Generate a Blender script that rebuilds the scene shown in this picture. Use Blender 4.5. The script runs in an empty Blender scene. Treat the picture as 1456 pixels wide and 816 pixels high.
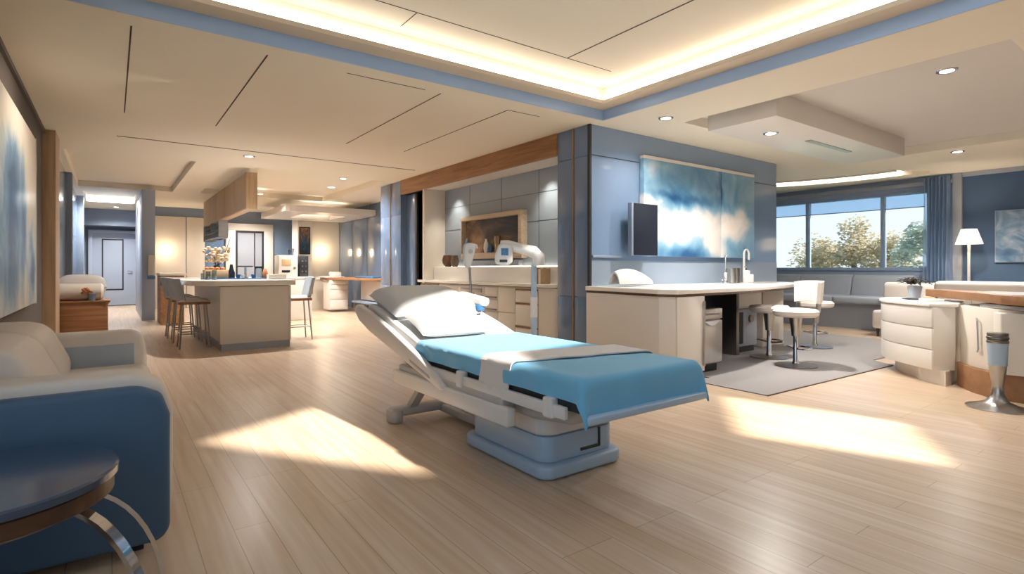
import bpy, bmesh, math, random
from mathutils import Vector, Matrix, noise
random.seed(7)
C = bpy.context.scene.collection
PI = math.pi

# ------------------------------------------------------------------ materials
def lin(h):
    h = h.lstrip('#')
    v = [int(h[i:i+2], 16)/255 for i in (0, 2, 4)]
    return tuple((c/12.92 if c <= .04045 else ((c+.055)/1.055)**2.4) for c in v) + (1,)

def setin(b, name, v):
    if name in b.inputs: b.inputs[name].default_value = v

def mat(name, hexc, rough=.5, metal=0., spec=.5, coat=0., sheen=0., noise_amt=0., noise_scale=8., bump=0., bump_scale=200., alpha=1.):
    m = bpy.data.materials.new(name); m.use_nodes = True
    nt = m.node_tree; b = nt.nodes['Principled BSDF']
    b.inputs['Base Color'].default_value = lin(hexc)
    b.inputs['Roughness'].default_value = rough
    b.inputs['Metallic'].default_value = metal
    setin(b, 'Specular IOR Level', spec); setin(b, 'Coat Weight', coat); setin(b, 'Coat Roughness', .08)
    setin(b, 'Sheen Weight', sheen); setin(b, 'Alpha', alpha)
    tc = nt.nodes.new('ShaderNodeTexCoord')
    if noise_amt > 0:
        n = nt.nodes.new('ShaderNodeTexNoise'); n.inputs['Scale'].default_value = noise_scale; n.inputs['Detail'].default_value = 4
        nt.links.new(tc.outputs['Object'], n.inputs['Vector'])
        mx = nt.nodes.new('ShaderNodeMix'); mx.data_type = 'RGBA'
        c = lin(hexc)
        mx.inputs[6].default_value = tuple(x*(1-noise_amt) for x in c[:3])+(1,)
        mx.inputs[7].default_value = tuple(min(1, x*(1+noise_amt)) for x in c[:3])+(1,)
        nt.links.new(n.outputs['Fac'], mx.inputs[0]); nt.links.new(mx.outputs[2], b.inputs['Base Color'])
    if bump > 0:
        n2 = nt.nodes.new('ShaderNodeTexNoise'); n2.inputs['Scale'].default_value = bump_scale; n2.inputs['Detail'].default_value = 2
        nt.links.new(tc.outputs['Object'], n2.inputs['Vector'])
        bp = nt.nodes.new('ShaderNodeBump'); bp.inputs['Strength'].default_value = bump; bp.inputs['Distance'].default_value = .01
        nt.links.new(n2.outputs['Fac'], bp.inputs['Height']); nt.links.new(bp.outputs['Normal'], b.inputs['Normal'])
    return m

def emit(name, hexc, strength):
    m = bpy.data.materials.new(name); m.use_nodes = True
    nt = m.node_tree; nt.nodes.clear()
    e = nt.nodes.new('ShaderNodeEmission'); e.inputs[0].default_value = lin(hexc); e.inputs[1].default_value = strength
    o = nt.nodes.new('ShaderNodeOutputMaterial'); nt.links.new(e.outputs[0], o.inputs[0])
    return m

def wood(name, c1, c2, axis='y', rough=.4, scale=1.0):
    m = bpy.data.materials.new(name); m.use_nodes = True
    nt = m.node_tree; b = nt.nodes['Principled BSDF']; b.inputs['Roughness'].default_value = rough
    tc = nt.nodes.new('ShaderNodeTexCoord'); mp = nt.nodes.new('ShaderNodeMapping')
    s = {'x': (1.2, 22, 22), 'y': (22, 1.2, 22), 'z': (22, 22, 1.2)}[axis]
    mp.inputs['Scale'].default_value = tuple(k*scale for k in s)
    n = nt.nodes.new('ShaderNodeTexNoise'); n.inputs['Scale'].default_value = 1.; n.inputs['Detail'].default_value = 6; n.inputs['Distortion'].default_value = .6
    r = nt.nodes.new('ShaderNodeValToRGB'); r.color_ramp.elements[0].position = .3; r.color_ramp.elements[1].position = .72
    r.color_ramp.elements[0].color = lin(c1); r.color_ramp.elements[1].color = lin(c2)
    L = nt.links
    L.new(tc.outputs['Object'], mp.inputs[0]); L.new(mp.outputs[0], n.inputs['Vector']); L.new(n.outputs['Fac'], r.inputs[0]); L.new(r.outputs[0], b.inputs['Base Color'])
    return m

def floor_mat():
    m = bpy.data.materials.new('maple_planks'); m.use_nodes = True
    nt = m.node_tree; b = nt.nodes['Principled BSDF']; L = nt.links
    tc = nt.nodes.new('ShaderNodeTexCoord'); sp = nt.nodes.new('ShaderNodeSeparateXYZ'); cb = nt.nodes.new('ShaderNodeCombineXYZ')
    L.new(tc.outputs['Object'], sp.inputs[0]); L.new(sp.outputs[1], cb.inputs[0]); L.new(sp.outputs[0], cb.inputs[1])
    br = nt.nodes.new('ShaderNodeTexBrick'); br.inputs['Scale'].default_value = 1; br.inputs['Brick Width'].default_value = 1.7
    br.inputs['Row Height'].default_value = .15; br.inputs['Mortar Size'].default_value = .0022; br.inputs['Mortar Smooth'].default_value = .3
    br.offset = .37; br.offset_frequency = 3
    br.inputs['Color1'].default_value = lin('#dac6b1'); br.inputs['Color2'].default_value = lin('#d2bba2'); br.inputs['Mortar'].default_value = lin('#ad957a')
    L.new(cb.outputs[0], br.inputs['Vector'])
    mp = nt.nodes.new('ShaderNodeMapping'); mp.inputs['Scale'].default_value = (.7, 16, 1); L.new(cb.outputs[0], mp.inputs[0])
    n = nt.nodes.new('ShaderNodeTexNoise'); n.inputs['Scale'].default_value = 1.4; n.inputs['Detail'].default_value = 5; n.inputs['Distortion'].default_value = .5
    L.new(mp.outputs[0], n.inputs['Vector'])
    r = nt.nodes.new('ShaderNodeValToRGB'); r.color_ramp.elements[0].position = .32; r.color_ramp.elements[1].position = .7
    r.color_ramp.elements[0].color = lin('#ebdfd0'); r.color_ramp.elements[1].color = lin('#ffffff'); L.new(n.outputs['Fac'], r.inputs[0])
    mx = nt.nodes.new('ShaderNodeMix'); mx.data_type = 'RGBA'; mx.blend_type = 'MULTIPLY'; mx.inputs[0].default_value = 1
    L.new(br.outputs['Color'], mx.inputs[6]); L.new(r.outputs[0], mx.inputs[7]); L.new(mx.outputs[2], b.inputs['Base Color'])
    b.inputs['Roughness'].default_value = .30; setin(b, 'Specular IOR Level', .5)
    return m

def art_mat(name, seed, stops, scale=1.6, mask=None):
    """abstract washed-paint picture: noise through a colour ramp, biased by a soft gradient over the canvas"""
    m = bpy.data.materials.new(name); m.use_nodes = True
    nt = m.node_tree; b = nt.nodes['Principled BSDF']; L = nt.links
    b.inputs['Roughness'].default_value = .35
    tc = nt.nodes.new('ShaderNodeTexCoord'); mp = nt.nodes.new('ShaderNodeMapping'); mp.inputs['Location'].default_value = (seed, seed*.7, 0)
    mp.inputs['Scale'].default_value = mask[4] if mask else (1, 1, 1)
    L.new(tc.outputs['Generated'], mp.inputs[0])
    n = nt.nodes.new('ShaderNodeTexNoise'); n.inputs['Scale'].default_value = scale; n.inputs['Detail'].default_value = 7; n.inputs['Roughness'].default_value = .55; n.inputs['Distortion'].default_value = 1.6
    L.new(mp.outputs[0], n.inputs['Vector'])
    src = n.outputs['Fac']
    if mask:   # add weight * generated axis values
        sp = nt.nodes.new('ShaderNodeSeparateXYZ'); L.new(tc.outputs['Generated'], sp.inputs[0])
        for i in range(3):
            if mask[i]:
                mu = nt.nodes.new('ShaderNodeMath'); mu.operation = 'MULTIPLY_ADD'
                L.new(sp.outputs[i], mu.inputs[0]); mu.inputs[1].default_value = mask[i]; L.new(src, mu.inputs[2]); src = mu.outputs[0]
        ad = nt.nodes.new('ShaderNodeMath'); ad.operation = 'ADD'; ad.inputs[1].default_value = mask[3]; L.new(src, ad.inputs[0]); src = ad.outputs[0]
    r = nt.nodes.new('ShaderNodeValToRGB'); el = r.color_ramp.elements
    while len(el) < len(stops): el.new(.5)
    for e, (p, c) in zip(el, stops): e.position = p; e.color = lin(c)
    L.new(src, r.inputs[0]); L.new(r.outputs[0], b.inputs['Base Color'])
    return m

def blot_mat(name, blots, size, base, namt, seed, stops, nscale=2.2):
    """painted washes: soft elliptical blots (u, v, su, sv, weight) in the picture's own metres, broken up by noise"""
    m = bpy.data.materials.new(name); m.use_nodes = True
    nt = m.node_tree; b = nt.nodes['Principled BSDF']; L = nt.links; b.inputs['Roughness'].default_value = .35
    def N(op, a, c=None, d=None):
        n = nt.nodes.new('ShaderNodeMath'); n.operation = op
        for i, v in enumerate((a, c, d)):
            if v is None: continue
            if isinstance(v, (int, float)): n.inputs[i].default_value = v
            else: L.new(v, n.inputs[i])
        return n.outputs[0]
    tc = nt.nodes.new('ShaderNodeTexCoord'); sp = nt.nodes.new('ShaderNodeSeparateXYZ'); L.new(tc.outputs['Object'], sp.inputs[0])
    def nz(sc, off, det=6):
        mp = nt.nodes.new('ShaderNodeMapping'); mp.inputs['Location'].default_value = (seed+off, off, seed); L.new(tc.outputs['Object'], mp.inputs[0])
        n = nt.nodes.new('ShaderNodeTexNoise'); n.inputs['Scale'].default_value = sc; n.inputs['Detail'].default_value = det; n.inputs['Distortion'].default_value = .9
        L.new(mp.outputs[0], n.inputs['Vector']); return N('SUBTRACT', n.outputs['Fac'], .5)
    ax, u0, us, v0, vs = size
    U = N('MULTIPLY', N('SUBTRACT', sp.outputs[ax], u0), 1/us); V = N('MULTIPLY', N('SUBTRACT', sp.outputs[2], v0), 1/vs)
    U = N('ADD', U, N('MULTIPLY', nz(1.3, 3.), .22)); V = N('ADD', V, N('MULTIPLY', nz(1.6, 7.), .28))
    val = N('ADD', N('MULTIPLY', nz(nscale, 0., 8), namt), base)
    for u, v, su, sv, w in blots:
        du = N('MULTIPLY', N('SUBTRACT', U, u), 1/su); dv = N('MULTIPLY', N('SUBTRACT', V, v), 1/sv)
        e = N('POWER', 2.718, N('MULTIPLY', N('ADD', N('MULTIPLY', du, du), N('MULTIPLY', dv, dv)), -1.))
        val = N('MULTIPLY_ADD', e, w, val)
    r = nt.nodes.new('ShaderNodeValToRGB'); el = r.color_ramp.elements
    while len(el) < len(stops): el.new(.5)
    for e, (p, c) in zip(el, stops): e.position = p; e.color = lin(c)
    L.new(val, r.inputs[0]); L.new(r.outputs[0], b.inputs['Base Color'])
    return m

def glass_mat(name, tint, refl=.12, rough=.02):
    m = bpy.data.materials.new(name); m.use_nodes = True
    nt = m.node_tree; nt.nodes.clear(); L = nt.links
    t = nt.nodes.new('ShaderNodeBsdfTransparent'); t.inputs[0].default_value = lin(tint)
    g = nt.nodes.new('ShaderNodeBsdfGlossy'); g.inputs['Roughness'].default_value = rough
    f = nt.nodes.new('ShaderNodeFresnel'); f.inputs[0].default_value = 1.3
    mu = nt.nodes.new('ShaderNodeMath'); mu.operation = 'ADD'; mu.inputs[1].default_value = refl; L.new(f.outputs[0], mu.inputs[0])
    mx = nt.nodes.new('ShaderNodeMixShader'); L.new(mu.outputs[0], mx.inputs[0]); L.new(t.outputs[0], mx.inputs[1]); L.new(g.outputs[0], mx.inputs[2])
    o = nt.nodes.new('ShaderNodeOutputMaterial'); L.new(mx.outputs[0], o.inputs[0])
    return m

def cloth_sheer(name, hexc, tr):
    m = bpy.data.materials.new(name); m.use_nodes = True
    nt = m.node_tree; nt.nodes.clear(); L = nt.links
    t = nt.nodes.new('ShaderNodeBsdfTransparent'); t.inputs[0].default_value = lin(hexc)
    d = nt.nodes.new('ShaderNodeBsdfDiffuse'); d.inputs[0].default_value = lin(hexc)
    tl = nt.nodes.new('ShaderNodeBsdfTranslucent'); tl.inputs[0].default_value = lin(hexc)
    a = nt.nodes.new('ShaderNodeMixShader'); a.inputs[0].default_value = .5; L.new(d.outputs[0], a.inputs[1]); L.new(tl.outputs[0], a.inputs[2])
    mx = nt.nodes.new('ShaderNodeMixShader'); mx.inputs[0].default_value = tr; L.new(a.outputs[0], mx.inputs[1]); L.new(t.outputs[0], mx.inputs[2])
    o = nt.nodes.new('ShaderNodeOutputMaterial'); L.new(mx.outputs[0], o.inputs[0])
    return m

M = dict(
    floor=floor_mat(),
    ceil=mat('ceiling_paint', '#eee5d3', .85, noise_amt=.02, noise_scale=2),
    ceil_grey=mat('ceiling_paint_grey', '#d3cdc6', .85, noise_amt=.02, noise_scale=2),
    fascia=mat('blue_fascia', '#a8c3e6', .35, noise_amt=.03, noise_scale=3),
    lip=mat('beige_lip', '#d8c8b2', .8),
    groove=mat('shadow_gap', '#4a4038', .8),
    wall_grey=mat('warm_grey_wall', '#625a55', .75, noise_amt=.04, noise_scale=5),
    wall_navy=mat('navy_wallpaper', '#4a6485', .7, noise_amt=.05, noise_scale=60),
    wall_bg=mat('blue_grey_wall', '#7f8ca0', .6, noise_amt=.03, noise_scale=6),
    gloss=mat('blue_grey_glass_panel', '#7d95b3', .12, spec=.7, coat=.5, noise_amt=.05, noise_scale=1.2),
    gloss_dark=mat('dark_blue_glass_panel', '#6a82a2', .14, spec=.7, coat=.4, noise_amt=.06, noise_scale=1.5),
    gloss_pale=mat('pale_grey_glass_panel', '#93a1b0', .18, spec=.6, coat=.4, noise_amt=.05, noise_scale=1.5),
    gold=mat('bronze_strip', '#a98b6a', .3, metal=.8, noise_amt=.05),
    dark=mat('charcoal', '#2c2e33', .4, noise_amt=.08),
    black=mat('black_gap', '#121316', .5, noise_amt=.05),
    white=mat('white_lacquer', '#e4ddd4', .3, noise_amt=.015, noise_scale=3),
    cream=mat('cream_laminate', '#e4dcd0', .35, noise_amt=.03, noise_scale=4),
    cream2=mat('warm_beige_panel', '#dcd1c2', .45, noise_amt=.04, noise_scale=3),
    stone=mat('white_solid_surface', '#f0ebe4', .22, noise_amt=.02, noise_scale=6),
    metal=mat('brushed_steel', '#b9b6b2', .28, metal=1., noise_amt=.06, noise_scale=12),
    steel_dk=mat('dark_steel', '#8f8983', .32, metal=1., noise_amt=.08, noise_scale=12),
    chrome=mat('chrome', '#d8d8dc', .08, metal=1.),
    oak=wood('oak_veneer', '#8a5f3d', '#b3855c', 'y', .45),
    oak_x=wood('oak_veneer_x', '#8a5c3a', '#b08058', 'x', .45),
    oak_z=wood('pale_oak_post', '#b79a7c', '#d2b696', 'z', .5),
    oak_ledge=wood('oak_ledge_veneer', '#8a6242', '#a17551', 'x', .45, .5),
    walnut=wood('walnut_rim', '#3b2618', '#5e3f29', 'x', .35),
    frame_wood=wood('limed_wood_frame', '#b9a48d', '#d4c2ad', 'y', .5),
    leather_w=mat('cream_leather', '#e3d9cf', .5, bump=.06, bump_scale=350, noise_amt=.02, noise_scale=6),
    leather_b=mat('blue_leather', '#466482', .45, bump=.06, bump_scale=350, noise_amt=.05, noise_scale=4),
    leather_g=mat('grey_leather', '#a9b3bf', .5, bump=.05, bump_scale=350, noise_amt=.03, noise_scale=5),
    bench=mat('grey_blue_upholstery', '#a5acb7', .6, bump=.05, bump_scale=300, noise_amt=.04),
    linen=mat('white_linen', '#cfd0d2', .8, bump=.08, bump_scale=120, sheen=.2),
    blanket=mat('blue_blanket', '#6bb2d8', .8, bump=.12, bump_scale=260, sheen=.3, noise_amt=.05, noise_scale=5),
    throw=mat('grey_white_throw', '#d9d3cf', .85, bump=.12, bump_scale=220, sheen=.2),
    bedplast=mat('bed_plastic', '#d9d5d2', .35, noise_amt=.02, noise_scale=5),
    bedgrey=mat('bed_grey_paint', '#b7b2ad', .4, noise_amt=.03, noise_scale=5),
    bedblue=mat('bed_blue_plastic', '#a9bed2', .32, noise_amt=.03, noise_scale=4),
    ceramic=mat('glazed_ceramic', '#e9e6e2', .2),
    rug=mat('grey_carpet', '#979290', .95, bump=.5, bump_scale=260, noise_amt=.18, noise_scale=160),
    led=emit('warm_led', '#fff8f0', 3.2),
    led_far=emit('warm_led_far', '#fff0de', 5.),
    led_soft=emit('ledge_led', '#ffe9cc', 4.),
    lampface=emit('downlight_face', '#fff6ea', 7.),
    sconce=emit('sconce_face', '#ffdfae', 3.2),
    shade=emit('lit_lamp_shade', '#ffe8cc', 1.15),
    screen=mat('black_screen', '#171d2b', .6, spec=.2),
    panel_grey=mat('grey_tinted_mirror', '#aeb2bb', .2, metal=.1),
    frost=mat('white_light_panel', '#dfe3ea', .4),
    door_blue=mat('pale_blue_door', '#a9b5c8', .4, noise_amt=.02),
    win_frame=mat('window_frame_grey', '#97acc8', .45),
    pane=glass_mat('window_glass', '#fbfdff', .03),
    clear=glass_mat('clear_glass', '#e6f0f4', .08),
    tint=glass_mat('blue_tinted_glass', '#9fb6cf', .12),
    blind=cloth_sheer('blue_roller_blind', '#dcebf8', .8),
    curtain=cloth_sheer('sheer_blue_curtain', '#dce8f3', .72),
    leaf=mat('hazed_olive_leaves', '#c2b598', .9, noise_amt=.25, noise_scale=3),  # leaf colour paled in place of air haze
    leaf2=mat('hazed_grey_green_leaves', '#b4bbb0', .9, noise_amt=.25, noise_scale=3),  # distance haze is put into this paler leaf colour
    bark=mat('bark', '#6f6558', .9, noise_amt=.2),
    grass=mat('lawn', '#8fa189', .95, noise_amt=.2, noise_scale=2),
    plant=mat('dark_purple_leaves', '#3a332e', .6, noise_amt=.3, noise_scale=20),
    orange=mat('terracotta', '#b5764a', .6, noise_amt=.1),
    brownglaze=wood('brown_glaze', '#3b2b22', '#96653f', 'z', .3, .6),
    bluecer=mat('blue_ceramic', '#3f6f9e', .2, noise_amt=.2),
    tan=mat('tan_box', '#cfae86', .6, noise_amt=.12, noise_scale=20),
    paper=mat('paper', '#eae6e0', .7),
    bluepaper=mat('blue_cover', '#4d7fae', .6),
)
STOPS = [(.25, '#1d4d7a'), (.4, '#4f86ad'), (.52, '#9dbccd'), (.62, '#efe6de'), (.8, '#f4ece4')]
BIG = [(.04, .50, .09, .16, .35), (.45, .36, .24, .16, .42), (.80, .36, .13, .17, .42), (.2, .28, .14, .18, .22), (.60, .12, .10, .14, .3), (.3, .64, .28, .055, -.26), (.36, .02, .16, .07, -.3), (.66, .8, .022, .22, -.3), (.08, .95, .14, .10, .14), (.9, .9, .2, .2, .06)]
for k_ in ('leaf', 'leaf2'):
    nt_ = M[k_].node_tree; pb = nt_.nodes['Principled BSDF']; tl_ = nt_.nodes.new('ShaderNodeBsdfTranslucent'); mx_ = nt_.nodes.new('ShaderNodeMixShader'); mx_.inputs[0].default_value = .5
    nt_.links.new(pb.inputs['Base Color'].links[0].from_socket, tl_.inputs[0]); nt_.links.new(pb.outputs[0], mx_.inputs[1]); nt_.links.new(tl_.outputs[0], mx_.inputs[2])
    nt_.links.new(mx_.outputs[0], nt_.nodes['Material Output'].inputs[0])
M['art_big'] = blot_mat('blue_wash_painting', BIG, (0, -1.37, 2.70, 0, 1.31), .36, .42, 3.1, [(.12, '#1f4f7c'), (.3, '#4f83a8'), (.45, '#86adc4'), (.6, '#d9d9d6'), (.75, '#f2e8df')])
M['art_left'] = blot_mat('blue_column_painting', [(.40, .5, .17, .45, -.5), (.88, .22, .09, .2, -.5), (.66, .45, .07, .34, -.42), (.5, .95, .6, .16, .25), (.1, .2, .15, .3, -.25), (.9, .75, .15, .3, .15)], (1, -1.4, 2.85, 0, 1.75), .55, .38, 8.2, [(.12, '#275a8a'), (.3, '#6d98bb'), (.42, '#b9c9d4'), (.55, '#e6e0d6'), (.75, '#f2eae0')], 2.6)
M['art_right'] = art_mat('pale_blue_painting', 5.5, [(.3, '#3f6a94'), (.5, '#7f9dbb'), (.6, '#a9bbcd'), (.7, '#d9e0e6')], 2.2, None)
M['glow_disp'] = art_mat('dim_glow_panel', 1.7, [(.32, '#2a2e35'), (.48, '#4a4543'), (.6, '#8a6c50'), (.75, '#c09a70')], 1.3, (0, .15, -.2, .06, (1, 1, 1)))  # warm glow behind the vases is painted into the back panel

# ------------------------------------------------------------------ mesh builder
class MB:
    def __init__(s): s.bm = bmesh.new()
    def _merge(s, b2, mtx=None):
        if mtx is not None: bmesh.ops.transform(b2, matrix=mtx, verts=b2.verts)
        me = bpy.data.meshes.new('tmp'); b2.to_mesh(me); b2.free(); s.bm.from_mesh(me); bpy.data.meshes.remove(me)
        return s
    def _bev(s, b2, bev, seg):
        if bev > 0: bmesh.ops.bevel(b2, geom=list(b2.edges), offset=bev, segments=seg, profile=.5, affect='EDGES', clamp_overlap=True)
    def box(s, x0, x1, y0, y1, z0, z1, bev=0, seg=2, mtx=None):
        b2 = bmesh.new()
        vs = [b2.verts.new((x, y, z)) for x in (x0, x1) for y in (y0, y1) for z in (z0, z1)]
        for f in ((0,1,3,2),(4,6,7,5),(0,4,5,1),(2,3,7,6),(0,2,6,4),(1,5,7,3)): b2.faces.new([vs[i] for i in f])
        bmesh.ops.recalc_face_normals(b2, faces=b2.faces); s._bev(b2, bev, seg)
        return s._merge(b2, mtx)
    def prism(s, pts, z0, z1, bev=0, seg=2, axis='z', mtx=None):
        """axis z: pts (x,y); axis x: pts (y,z); axis y: pts (x,z)"""
        b2 = bmesh.new()
        def P(a, b, h): return {'z': (a, b, h), 'x': (h, a, b), 'y': (a, h, b)}[axis]
        lo = [b2.verts.new(P(a, b, z0)) for a, b in pts]; hi = [b2.verts.new(P(a, b, z1)) for a, b in pts]
        n = len(pts); b2.faces.new(lo); b2.faces.new(hi)
        for i in range(n): b2.faces.new((lo[i], lo[(i+1) % n], hi[(i+1) % n], hi[i]))
        bmesh.ops.recalc_face_normals(b2, faces=b2.faces)
        if bev > 0:
            es = [e for e in b2.edges if len(e.link_faces) == 2 and e.calc_face_angle(0) > .35]
            bmesh.ops.bevel(b2, geom=es, offset=bev, segments=seg, profile=.5, affect='EDGES', clamp_overlap=True)
        return s._merge(b2, mtx)
    def lathe(s, prof, c=(0, 0, 0), seg=32, mtx=None, sx=1, sy=1, closed=False):
        b2 = bmesh.new(); rings = []
        for r, z in prof:
            if r < 1e-6: rings.append([b2.verts.new((c[0], c[1], c[2]+z))])
            else: rings.append([b2.verts.new((c[0]+r*sx*math.cos(2*PI*i/seg), c[1]+r*sy*math.sin(2*PI*i/seg), c[2]+z)) for i in range(seg)])
        for a, b in zip(rings, rings[1:]+(rings[:1] if closed else [])):
            for i in range(seg):
                j = (i+1) % seg
                if len(a) == 1 and len(b) == 1: continue
                if len(a) == 1: b2.faces.new((a[0], b[i], b[j]))
                elif len(b) == 1: b2.faces.new((a[i], a[j], b[0]))
                else: b2.faces.new((a[i], a[j], b[j], b[i]))
        for r_ in (rings[0], rings[-1]):
            if len(r_) > 1 and not closed: b2.faces.new(r_)
        bmesh.ops.recalc_face_normals(b2, faces=b2.faces)
        return s._merge(b2, mtx)
    def tube(s, pts, rad, seg=12, flat=None, up=None):
        """round tube (rad a number or list) or flat bar flat=(w,h) along pts"""
        pts = [Vector(p) for p in pts]; b2 = bmesh.new(); rings = []
        n = len(pts); pu = None
        for i, p in enumerate(pts):
            t = (pts[min(i+1, n-1)] - pts[max(i-1, 0)]).normalized()
            u = Vector(up) if up else (pu if pu else (Vector((0, 0, 1)) if abs(t.z) < .9 else Vector((1, 0, 0))))
            a = u.cross(t).normalized(); b = t.cross(a).normalized(); pu = b
            if flat:
                w, h = flat; rings.append([b2.verts.new(p + a*x*w/2 + b*y*h/2) for x, y in ((-1,-1),(1,-1),(1,1),(-1,1))])
            else:
                r = rad[i] if isinstance(rad, (list, tuple)) else rad
                rings.append([b2.verts.new(p + a*r*math.cos(2*PI*k/seg) + b*r*math.sin(2*PI*k/seg)) for k in range(seg)])
        for A, B in zip(rings, rings[1:]):
            m = len(A)
            for k in range(m): b2.faces.new((A[k], A[(k+1) % m], B[(k+1) % m], B[k]))
        b2.faces.new(rings[0]); b2.faces.new(rings[-1])
        bmesh.ops.recalc_face_normals(b2, faces=b2.faces)
        return s._merge(b2)
    def sheet(s, f, nu, nv, thick=0.01):
        b2 = bmesh.new()
        g = [[b2.verts.new(f(i/nu, j/nv)) for j in range(nv+1)] for i in range(nu+1)]
        for i in range(nu):
            for j in range(nv): b2.faces.new((g[i][j], g[i+1][j], g[i+1][j+1], g[i][j+1]))
        bmesh.ops.recalc_face_normals(b2, faces=b2.faces)
        if thick: bmesh.ops.solidify(b2, geom=list(b2.faces), thickness=thick)
        return s._merge(b2)
    def pillow(s, w, d, h, mtx, p=3.2, n=18, base=.25):
        b2 = bmesh.new(); top = []; bot = []
        for i in range(n+1):
            for sgn, st in ((1, top), (-1, bot)):
                row = []
                for j in range(n+1):
                    u = -1+2*i/n; v = -1+2*j/n
                    k = max(0, 1-abs(u)**p)**.45*max(0, 1-abs(v)**p)**.45
                    e = 1-.05*(1-abs(v)**2) if False else 1
                    row.append((u*w/2*(1-.04*(1-abs(v))*abs(u)**6), v*d/2*(1-.04*(1-abs(u))*abs(v)**6), sgn*h/2*k*(1 if sgn > 0 else base*2)))
                st.append(row)
        def mk(st): return [[b2.verts.new(q) for q in r] for r in st]
        T = mk(top); B = mk(bot)
        for G, fl in ((T, 0), (B, 1)):
            for i in range(n):
                for j in range(n):
                    q = (G[i][j], G[i+1][j], G[i+1][j+1], G[i][j+1]); b2.faces.new(q if not fl else q[::-1])
        bmesh.ops.remove_doubles(b2, verts=b2.verts, dist=1e-5)
        bmesh.ops.recalc_face_normals(b2, faces=b2.faces)
        return s._merge(b2, mtx)
    def obj(s, name, m, parent=None, smooth=True, ang=38):
        me = bpy.data.meshes.new(name)
        if parent is not None and parent.get('_w', 1):
            r = parent
            off = Vector((0, 0, 0))
            while r is not None: off += r.location; r = r.parent
            bmesh.ops.translate(s.bm, vec=-off, verts=s.bm.verts)
        s.bm.to_mesh(me); s.bm.free()
        me.materials.append(M[m] if isinstance(m, str) else m)
        if smooth:
            for p in me.polygons: p.use_smooth = True
            me.set_sharp_from_angle(angle=math.radians(ang))
        o = bpy.data.objects.new(name, me); C.objects.link(o)
        if parent is not None:
            o.parent = parent
            if not parent.get('_w', 1): o['_w'] = 0
        return o

def tag(o, label, cat, group=None, kind=None):
    o['label'] = label; o['category'] = cat
    if group: o['group'] = group
    if kind: o['kind'] = kind
    return o
def thing(name, label, cat, loc, group=None, world=True, rz=0):
    o = bpy.data.objects.new(name, None); o.empty_display_size = .1; C.objects.link(o)
    o.location = loc; o.rotation_euler.z = rz; tag(o, label, cat, group)
    if not world: o['_w'] = 0
    return o
def struct(name, mb, m, parent=None, smooth=True):
    o = mb.obj(name, m, parent, smooth); o['kind'] = 'structure'; return o
def dup(root, loc, rz=0, label=None):
    def cp(o, par):
        c = o.copy(); C.objects.link(c)
        if par is not None: c.parent = par
        for ch in o.children: cp(ch, c)
        return c
    r = cp(root, None); r.location = loc; r.rotation_euler.z = rz
    if label: r['label'] = label
    return r
def one(name, mb, m, label, cat, group=None, loc=None, kind=None):
    """a thing that is a single mesh; its origin is put at its base"""
    bb = [v.co for v in mb.bm.verts]
    c = Vector(((min(v.x for v in bb)+max(v.x for v in bb))/2, (min(v.y for v in bb)+max(v.y for v in bb))/2, min(v.z for v in bb)))
    bmesh.ops.translate(mb.bm, vec=-c, verts=mb.bm.verts)
    o = mb.obj(name, m); o.location = c
    return tag(o, label, cat, group, kind)
def arcpts(cx, cy, r, a0, a1, n): return [(cx+r*math.cos(math.radians(a0+(a1-a0)*i/n)), cy+r*math.sin(math.radians(a0+(a1-a0)*i/n))) for i in range(n+1)]
def rrect(x0, x1, y0, y1, r, n=6):
    return arcpts(x1-r, y1-r, r, 0, 90, n)+arcpts(x0+r, y1-r, r, 90, 180, n)+arcpts(x0+r, y0+r, r, 180, 270, n)+arcpts(x1-r, y0+r, r, 270, 360, n)
def holed(name, outer, holes, z, m, thick):
    """flat slab in the xy plane with polygonal openings; thick > 0 grows upward"""
    b2 = bmesh.new(); es = []
    for loop in [outer]+holes:
        vs = [b2.verts.new((x, y, z)) for x, y in loop]
        for i in range(len(vs)): es.append(b2.edges.new((vs[i], vs[(i+1) % len(vs)])))
    bmesh.ops.triangle_fill(b2, edges=es, use_beauty=True)
    r = bmesh.ops.extrude_face_region(b2, geom=list(b2.faces))
    bmesh.ops.translate(b2, vec=(0, 0, thick), verts=[g for g in r['geom'] if isinstance(g, bmesh.types.BMVert)])
    bmesh.ops.recalc_face_normals(b2, faces=b2.faces)
    mb = MB(); mb._merge(b2)
    return struct(name, mb, m, smooth=False)
def rect(x0, x1, y0, y1): return [(x0, y0), (x1, y0), (x1, y1), (x0, y1)]

H = 3.0
XL, XR, YS, YN = -.73, 13., -4., 22.

# ------------------------------------------------------------------ room shell
struct('floor', MB().box(XL-.3, XR+.3, YS-.3, YN+.3, -.15, 0), 'floor', smooth=False)
SUN = Vector((-.42, .90, -1.))
def up(poly, z): return [(x-SUN.x*z, y-SUN.y*z) for x, y in poly]
patchL = [(.50, 4.28), (1.45, 4.80), (2.05, 5.18), (2.80, 5.45), (2.80, 3.30), (1.75, 3.15), (1.56, 2.70), (1.12, 3.32)]
patchR = [(4.64, 2.95), (5.02, 1.48), (4.16, .93), (3.66, 2.2)]
sunHoleL, sunHoleR = up(patchL, 3.4), up(patchR, H)  # unseen roof openings, added and shaped from the floor sun patches
TX0, TX1, TY0, TY1 = -.45, 4.85, -3.2, 4.74
coffers = [rect(-.6, 1.15, 10.62, 15.2), rect(1.7, 4.6, 10.75, 15.0), rect(-.55, .5, 16.2, 18.6)]
recess = rect(5.7, 10.2, 1.15, 4.2)
holed('ceiling', rect(XL-.3, XR+.3, YS-.3, YN+.3), [rect(TX0, TX1, TY0, TY1), sunHoleR, recess]+coffers, H, 'ceil', .12)
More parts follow.
